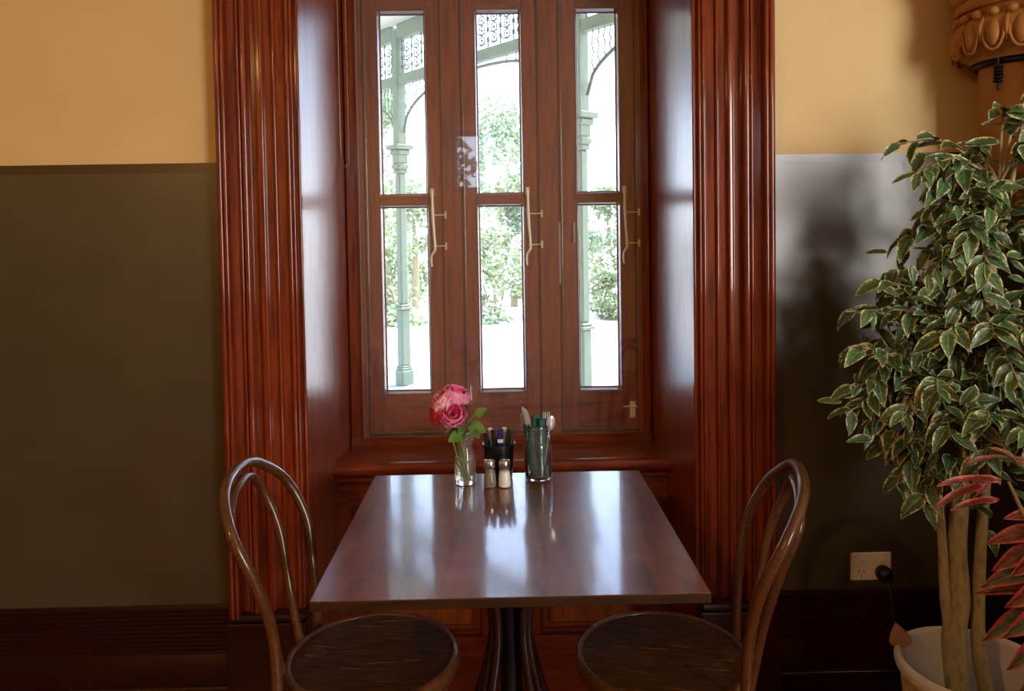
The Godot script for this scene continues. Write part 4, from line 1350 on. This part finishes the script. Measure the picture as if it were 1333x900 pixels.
# ------------------------------------------------------------------ plants
func ficus() -> void:
	rng.seed = 77
	var base := Vector3(1.125, 0, 0.47)
	# pot
	var pt := thing("plant_pot", "ribbed pale plastic pot holding the variegated fig", "pot", base)
	var pb := MB.new()
	var pr := [Vector2(0.0, 0.0), Vector2(0.125, 0.0), Vector2(0.13, 0.01)]
	for k in 26:
		var y := 0.02 + k * 0.0115
		var r := 0.131 + 0.034 * (y / 0.33)
		pr.append(Vector2(r, y)); pr.append(Vector2(r + 0.0022, y + 0.003)); pr.append(Vector2(r + 0.0022, y + 0.006)); pr.append(Vector2(r, y + 0.009))
	pr.append(Vector2(0.168, 0.326))
	pb.lathe(pr, 48)
	put("ribbed_wall", pb, M.pot_outside, pt)
	var rm := MB.new()
	rm.lathe([Vector2(0.166, 0.324), Vector2(0.176, 0.326), Vector2(0.178, 0.338), Vector2(0.175, 0.350), Vector2(0.168, 0.354), Vector2(0.162, 0.350), Vector2(0.160, 0.34), Vector2(0.150, 0.20), Vector2(0.146, 0.15), Vector2(0.0, 0.15)], 48)
	put("rim", rm, M.pot, pt)
	var sl := MB.new()
	sl.lathe([Vector2(0.0, 0.175), Vector2(0.06, 0.178), Vector2(0.147, 0.172), Vector2(0.147, 0.151)], 32)
	put("soil", sl, M.soil, pt)
	var dl := put("dry_leaf", leaf_mesh(0.062, 0.026, 0.3, 0.25), M.dry_leaf)
	tag(dl, "single dry brown leaf lying on the pot rim", "leaf")
	dl.transform = aim(Vector3(-0.25, 0.9, 0.15), Vector3(-0.35, 0.1, 1.0), base + Vector3(-0.135, 0.345, -0.085))
	# the fig
	var t := thing("variegated_fig", "tall variegated fig tree with cream edged green leaves beside the right wall", "potted plant", base + Vector3(0, 0.16, 0))
	var o := Vector3(0, 0.16, 0) + base
	var mk := func(pts: Array, rad: Array, called: String) -> void:
		var q := []
		for p in pts:
			q.append(p - o)
		var sp := spline(q, 6)
		var rr := []
		for i in sp.size():
			var f := float(i) / (sp.size() - 1) * (rad.size() - 1)
			var i0 := mini(int(f), rad.size() - 2)
			rr.append(lerpf(rad[i0], rad[i0 + 1], f - i0))
		var b := MB.new()
		b.tube(sp, rr, 12)
		put(called, b, M.bark, t)
	mk.call([Vector3(1.085, 0.16, 0.48), Vector3(1.080, 0.29, 0.47), Vector3(1.076, 0.41, 0.46), Vector3(1.095, 0.50, 0.45), Vector3(1.108, 0.64, 0.42), Vector3(1.15, 0.90, 0.40), Vector3(1.205, 1.10, 0.38), Vector3(1.213, 1.29, 0.38)], [0.030, 0.027, 0.027, 0.0235, 0.021, 0.018, 0.0155, 0.013], "trunk")
	mk.call([Vector3(1.078, 0.38, 0.465), Vector3(1.066, 0.46, 0.45), Vector3(1.064, 0.54, 0.44), Vector3(1.068, 0.66, 0.42), Vector3(1.07, 0.85, 0.38), Vector3(1.06, 1.0, 0.35)], [0.016, 0.013, 0.012, 0.010, 0.008, 0.005], "trunk")
	mk.call([Vector3(1.185, 0.16, 0.45), Vector3(1.160, 0.28, 0.45), Vector3(1.141, 0.40, 0.45), Vector3(1.165, 0.60, 0.42), Vector3(1.21, 0.85, 0.38), Vector3(1.25, 1.1, 0.35)], [0.019, 0.018, 0.016, 0.013, 0.011, 0.006], "trunk")
	mk.call([Vector3(1.213, 1.28, 0.38), Vector3(1.199, 1.385, 0.38), Vector3(1.19, 1.48, 0.38), Vector3(1.20, 1.60, 0.40)], [0.012, 0.009, 0.006, 0.003], "branch")
	mk.call([Vector3(1.213, 1.28, 0.38), Vector3(1.238, 1.384, 0.38), Vector3(1.25, 1.50, 0.40), Vector3(1.265, 1.66, 0.42)], [0.011, 0.008, 0.006, 0.003], "branch")
	# twigs: start, tip, leaves
	var tw := []
	var A := Vector3(1.20, 1.34, 0.38)
	var B := Vector3(1.22, 1.50, 0.40)
	var C := Vector3(1.19, 1.08, 0.39)
	var D := Vector3(1.08, 0.95, 0.37)
	var E2 := Vector3(1.19, 0.85, 0.40)
	var F := Vector3(1.075, 0.80, 0.39)
	tw += [[B, Vector3(0.99, 1.605, 0.34), 8], [B, Vector3(0.97, 1.515, 0.46), 14], [B, Vector3(1.02, 1.47, 0.44), 10], [B, Vector3(1.19, 1.67, 0.46), 8], [B, Vector3(1.27, 1.71, 0.44), 10], [B, Vector3(1.13, 1.56, 0.36), 9], [B, Vector3(1.30, 1.58, 0.46), 9], [B, Vector3(1.25, 1.56, 0.52), 10], [A, Vector3(1.14, 1.49, 0.48), 11],
		[A, Vector3(1.06, 1.45, 0.40), 11], [A, Vector3(1.00, 1.36, 0.34), 9], [A, Vector3(1.09, 1.37, 0.48), 11], [A, Vector3(1.26, 1.46, 0.52), 11], [A, Vector3(1.29, 1.34, 0.50), 10], [A, Vector3(1.12, 1.28, 0.50), 10], [A, Vector3(1.04, 1.28, 0.42), 10],
		[C, Vector3(0.93, 1.27, 0.36), 9], [C, Vector3(0.85, 1.19, 0.38), 9], [C, Vector3(0.95, 1.18, 0.30), 9], [C, Vector3(1.03, 1.14, 0.48), 11], [C, Vector3(1.12, 1.15, 0.54), 12], [C, Vector3(1.19, 1.14, 0.60), 14], [C, Vector3(1.26, 1.18, 0.56), 13], [C, Vector3(1.28, 1.04, 0.54), 12], [C, Vector3(1.15, 1.04, 0.58), 12],
		[D, Vector3(0.84, 1.11, 0.42), 12], [D, Vector3(0.83, 1.01, 0.44), 13], [D, Vector3(0.84, 0.94, 0.40), 13], [D, Vector3(0.92, 1.06, 0.40), 12], [D, Vector3(0.94, 0.95, 0.48), 13], [D, Vector3(1.00, 1.02, 0.52), 12], [D, Vector3(0.90, 0.89, 0.36), 10], [D, Vector3(1.02, 0.91, 0.54), 12],
		[E2, Vector3(1.08, 0.97, 0.58), 13], [E2, Vector3(1.15, 0.94, 0.62), 13], [E2, Vector3(1.22, 0.95, 0.60), 13], [E2, Vector3(1.27, 0.90, 0.54), 11], [E2, Vector3(1.10, 0.86, 0.54), 11], [E2, Vector3(1.20, 0.86, 0.58), 10],
		[F, Vector3(0.95, 0.76, 0.42), 8], [F, Vector3(1.00, 0.72, 0.46), 8], [F, Vector3(0.96, 0.86, 0.44), 9], [F, Vector3(1.06, 0.80, 0.52), 7]]
	var variants := []
	for k in 4:
		variants.append(leaf_mesh(0.070, 0.0150 + 0.0015 * k, 0.35 + 0.1 * (k % 2), 0.12 + 0.09 * k, 0.2 * (k - 1.5), 1.2))
	var count := 0
	var mass := {0: MB.new(), 1: MB.new(), 2: MB.new()}
	for q in tw:
		var a: Vector3 = q[0] - o
		var z: Vector3 = q[1] - o
		var mid := a.lerp(z, 0.5) + Vector3(0, 0.05, 0.0)
		var path := spline([a, mid, z], 6)
		var tb := MB.new()
		var rr := []
		for i in path.size():
			rr.append(lerpf(0.0042, 0.0013, float(i) / (path.size() - 1)))
		tb.tube(path, rr, 6)
		put("twig", tb, M.bark, t)
		for i in int(q[2]):
			var f: float = 0.30 + 0.70 * (i + 0.5) / q[2]
			var idx := int(f * (path.size() - 1))
			var p: Vector3 = path[mini(idx, path.size() - 1)]
			var along: Vector3 = (path[mini(idx + 1, path.size() - 1)] - path[maxi(idx - 1, 0)]).normalized()
			var side := along.cross(Vector3.UP).normalized() * (1.0 if i % 2 == 0 else -1.0)
			var dir: Vector3 = (along * rng.randf_range(0.3, 0.9) + side * rng.randf_range(0.2, 0.9) + Vector3(0, rng.randf_range(-0.75, 0.15), rng.randf_range(-0.1, 0.35))).normalized()
			var face := Vector3(rng.randf_range(-0.5, 0.5), rng.randf_range(0.5, 1.1), rng.randf_range(0.2, 1.0))
			var sc := rng.randf_range(0.75, 1.15)
			# petiole
			var pos := p + dir * 0.003
			var tr := aim(dir, face, pos, sc)
			var vi := rng.randi() % 4
			var mi: int = [0, 0, 1, 1, 2][rng.randi() % 5]
			if count < 290:
				var lf := put("leaf", variants[vi], M.leaf[mi], t)
				lf.transform = tr
				count += 1
			else:
				append_leaf(mass[mi], variants[vi], tr)
	# inner leaves, too many and too shaded to tell apart
	for i in 700:
		var c: Vector3 = [Vector3(1.17, 1.40, 0.38), Vector3(1.21, 1.10, 0.42), Vector3(1.03, 1.00, 0.36), Vector3(1.18, 0.92, 0.44), Vector3(1.09, 1.18, 0.34)][i % 5]
		var d := Vector3(rng.randfn(), rng.randfn(), rng.randfn()) * Vector3(0.07, 0.085, 0.05)
		var dir := Vector3(rng.randfn(), rng.randfn() - 0.5, rng.randfn()).normalized()
		var tr := aim(dir, Vector3(rng.randfn() * 0.4, 0.8, 0.6), c + d - o, rng.randf_range(0.7, 1.05))
		append_leaf(mass[i % 3], variants[i % 4], tr)
	for k in 3:
		if mass[k].v.size():
			stuff(put("inner_foliage", mass[k], M.leaf[k], t))

func append_leaf(b: MB, m: ArrayMesh, tr: Transform3D) -> void:
	var a := m.surface_get_arrays(0)
	var vv: PackedVector3Array = a[Mesh.ARRAY_VERTEX]
	var nn: PackedVector3Array = a[Mesh.ARRAY_NORMAL]
	var uu: PackedVector2Array = a[Mesh.ARRAY_TEX_UV]
	for i in vv.size():
		b.v.append(tr * vv[i])
		b.n.append((tr.basis * nn[i]).normalized())
		b.u.append(uu[i])

func red_plant() -> void:
	var base := Vector3(1.20, 0, 0.78)
	var pt := thing("small_plant_pot", "dark pot of the red leaved plant at the right edge", "pot", base)
	var pb := MB.new()
	pb.lathe([Vector2(0.0, 0.0), Vector2(0.10, 0.0), Vector2(0.125, 0.24), Vector2(0.135, 0.245), Vector2(0.135, 0.27), Vector2(0.122, 0.27), Vector2(0.115, 0.22), Vector2(0.0, 0.21)], 32)
	put("pot_wall", pb, M.black_plastic, pt)
	var t := thing("red_leaved_plant", "bushy plant with red pink and green striped leaves at lower right", "potted plant", base + Vector3(0, 0.21, 0))
	var o := base + Vector3(0, 0.21, 0)
	var big := leaf_mesh(0.13, 0.024, 0.30, 0.28, 0.0, 1.1)
	var slim := leaf_mesh(0.12, 0.0125, 0.45, 0.22, 0.15, 1.2)
	var stems := [[Vector3(1.14, 0.60, 0.74), Vector3(1.045, 0.865, 0.70)], [Vector3(1.16, 0.50, 0.76), Vector3(1.09, 0.74, 0.72)], [Vector3(1.16, 0.42, 0.78), Vector3(1.10, 0.60, 0.74)], [Vector3(1.20, 0.58, 0.76), Vector3(1.14, 0.84, 0.72)]]
	for q in stems:
		var b := MB.new()
		b.tube(spline([Vector3(0, 0, 0), q[0] - o, q[1] - o], 6), [0.007, 0.007, 0.006, 0.006, 0.006, 0.005, 0.005, 0.005, 0.005, 0.004, 0.004, 0.004, 0.003], 8)
		put("stem", b, M.bark, t)
	# [start, direction, face, scale, material, slim]
	var lv := [
		[Vector3(1.030, 0.868, 0.70), Vector3(-1.0, 0.12, 0.0), Vector3(0.1, 1, 0.6), 1.05, 1, true], [Vector3(1.000, 0.862, 0.70), Vector3(-1.0, -0.22, 0.1), Vector3(0, 1, 0.6), 1.0, 2, true], [Vector3(1.025, 0.828, 0.70), Vector3(-1.0, 0.02, 0.1), Vector3(0, 1, 0.6), 0.85, 1, true], [Vector3(1.005, 0.866, 0.70), Vector3(-0.8, -0.5, 0.3), Vector3(0, 0.6, 1), 0.4, 1, true],
		[Vector3(1.09, 0.905, 0.70), Vector3(-1.0, 0.20, -0.1), Vector3(0, 1, 0.4), 1.0, 0, true], [Vector3(1.06, 0.90, 0.71), Vector3(-0.5, 0.5, 0.2), Vector3(0, 0.8, 0.5), 0.7, 2, true], [Vector3(1.08, 0.88, 0.72), Vector3(0.4, 0.4, 0.6), Vector3(0, 1, -0.2), 0.9, 2, true],
		[Vector3(1.115, 0.765, 0.71), Vector3(-1.0, 0.0, 0.15), Vector3(0.0, 0.9, 0.8), 0.9, 2, false], [Vector3(1.10, 0.735, 0.71), Vector3(-1.0, -0.35, 0.2), Vector3(0, 0.8, 0.9), 0.8, 2, false], [Vector3(1.125, 0.745, 0.73), Vector3(-0.8, -0.3, 0.3), Vector3(0.0, 0.7, 1.0), 0.9, 1, false],
		[Vector3(1.10, 0.700, 0.72), Vector3(-1.0, -0.25, 0.1), Vector3(0.0, 0.8, 0.9), 0.95, 0, false], [Vector3(1.12, 0.675, 0.74), Vector3(-0.9, -0.30, 0.2), Vector3(0, 0.7, 1), 0.9, 2, false],
		[Vector3(1.10, 0.615, 0.73), Vector3(-1.0, -0.38, 0.15), Vector3(0, 0.8, 0.9), 1.05, 0, false], [Vector3(1.115, 0.625, 0.75), Vector3(-0.9, -0.20, 0.3), Vector3(0, 0.8, 0.9), 1.0, 0, false], [Vector3(1.12, 0.575, 0.75), Vector3(-0.9, -0.45, 0.2), Vector3(0, 0.8, 0.9), 1.0, 0, false], [Vector3(1.12, 0.530, 0.76), Vector3(-0.85, -0.5, 0.25), Vector3(0, 0.8, 0.9), 0.95, 0, false],
		[Vector3(1.10, 0.64, 0.70), Vector3(-1.0, -0.05, -0.3), Vector3(0, 0.9, 0.6), 0.8, 2, false], [Vector3(1.14, 0.80, 0.72), Vector3(-0.8, 0.1, 0.0), Vector3(0, 0.9, 0.7), 0.8, 1, false],
		[Vector3(1.16, 0.72, 0.74), Vector3(0.9, 0.1, 0.3), Vector3(0, 1, 0.3), 1.0, 0, false], [Vector3(1.16, 0.62, 0.76), Vector3(0.8, -0.2, 0.5), Vector3(0, 1, 0.3), 1.0, 1, false], [Vector3(1.16, 0.84, 0.72), Vector3(0.7, 0.4, 0.2), Vector3(0, 1, 0.3), 1.0, 2, false], [Vector3(1.14, 0.56, 0.78), Vector3(0.1, -0.2, 1.0), Vector3(0, 1, 0.2), 1.0, 0, false],
	]
	for q in lv:
		var l := put("leaf", slim if q[5] else big, M.red_leaf[q[4]], t)
		l.transform = aim(q[1], q[2], q[0] - o, q[3])

# ------------------------------------------------------------------ corbel
func corbel() -> void:
	var at := Vector3(1.43, 0, 0.165)
	var t := thing("corbel", "ochre plaster corbel with egg and bead moulding on the right nib wall", "corbel", at)
	var f := PI * 0.5
	var to := PI * 1.5
	var b := MB.new()
	b.lathe([Vector2(0.0, 1.842), Vector2(0.118, 1.842), Vector2(0.121, 1.850), Vector2(0.126, 1.856), Vector2(0.140, 1.862), Vector2(0.152, 1.876), Vector2(0.160, 1.900), Vector2(0.160, 1.925), Vector2(0.152, 1.945), Vector2(0.142, 1.955), Vector2(0.138, 1.966)], 28, f, to)
	b.lathe([Vector2(0.138, 1.966), Vector2(0.138, 1.978), Vector2(0.150, 1.980)], 28, f, to)
	b.lathe([Vector2(0.150, 1.980), Vector2(0.156, 1.988), Vector2(0.156, 2.000), Vector2(0.150, 2.006), Vector2(0.160, 2.012), Vector2(0.168, 2.03), Vector2(0.170, 2.06), Vector2(0.185, 2.09), Vector2(0.185, 2.16), Vector2(0.0, 2.16)], 28, f, to)
	put("moulded_body", b, M.plaster, t)
	for k in 11:
		var a := f + PI * (k + 0.5) / 11.0
		var d := Vector3(cos(a), 0, sin(a))
		var e := MB.new()
		e.blob(d * 0.150 + Vector3(0, 1.958, 0), Vector3(0.015, 0.013, 0.015), 12, 8)
		put("bead", e, M.plaster, t)
	for k in 8:
		var a := f + PI * k / 8.0 + PI / 16.0
		var w := a + PI / 16.0
		var dt := MB.new()
		if k < 7:
			dt.tube(spline([Vector3(cos(w) * 0.146, 1.952, sin(w) * 0.146), Vector3(cos(w) * 0.164, 1.915, sin(w) * 0.164), Vector3(cos(w) * 0.156, 1.875, sin(w) * 0.156)], 5), [0.003, 0.004, 0.005, 0.006, 0.006, 0.006, 0.006, 0.005, 0.004, 0.003, 0.002], 8)
			put("dart", dt, M.plaster, t)
		var e := MB.new()
		e.xf = Transform3D(Basis(Vector3.UP, -a), Vector3(cos(a) * 0.150, 1.900, sin(a) * 0.150))
		e.blob(Vector3.ZERO, Vector3(0.021, 0.040, 0.020), 14, 10)
		var hoop := []
		for q in 9:
			var h := PI * q / 8.0
			hoop.append(Vector3(0.010, 0.012 - 0.056 * sin(h), 0.0265 * cos(h)))
		e.tube(hoop, 0.0045, 6)
		put("egg", e, M.plaster, t)
	var nk := MB.new()
	nk.lathe([Vector2(0.0, 1.42), Vector2(0.03, 1.43), Vector2(0.06, 1.48), Vector2(0.088, 1.58), Vector2(0.096, 1.66), Vector2(0.098, 1.842)], 28, f, to)
	put("neck", nk, M.plaster, t)
	# iron rail round the neck with a screw hook
	var rl := thing("hanging_rail", "dark iron rail with a threaded hook below the corbel", "rail", at)
	var pts := []
	for k in 15:
		var a := f + PI * (k) / 14.0
		pts.append(Vector3(cos(a) * 0.106 - 0.001, 1.834, sin(a) * 0.106))
	var rb := MB.new()
	rb.tube(pts, 0.008, 10)
	put("rail_bar", rb, M.iron, rl)
	var hk := MB.new()
	var hp := Vector3(-0.100, 0, 0.060)
	for k in 5:
		hk.blob(hp + Vector3(0, 1.816 - k * 0.009, 0), Vector3(0.0125, 0.0055, 0.0125), 12, 6)
	put("threaded_collar", hk, M.iron, rl)
	var hs := MB.new()
	hs.tube([hp + Vector3(0, 1.84, 0), hp + Vector3(0, 1.755, 0)], 0.004, 8)
	put("hook_stem", hs, M.iron, rl)
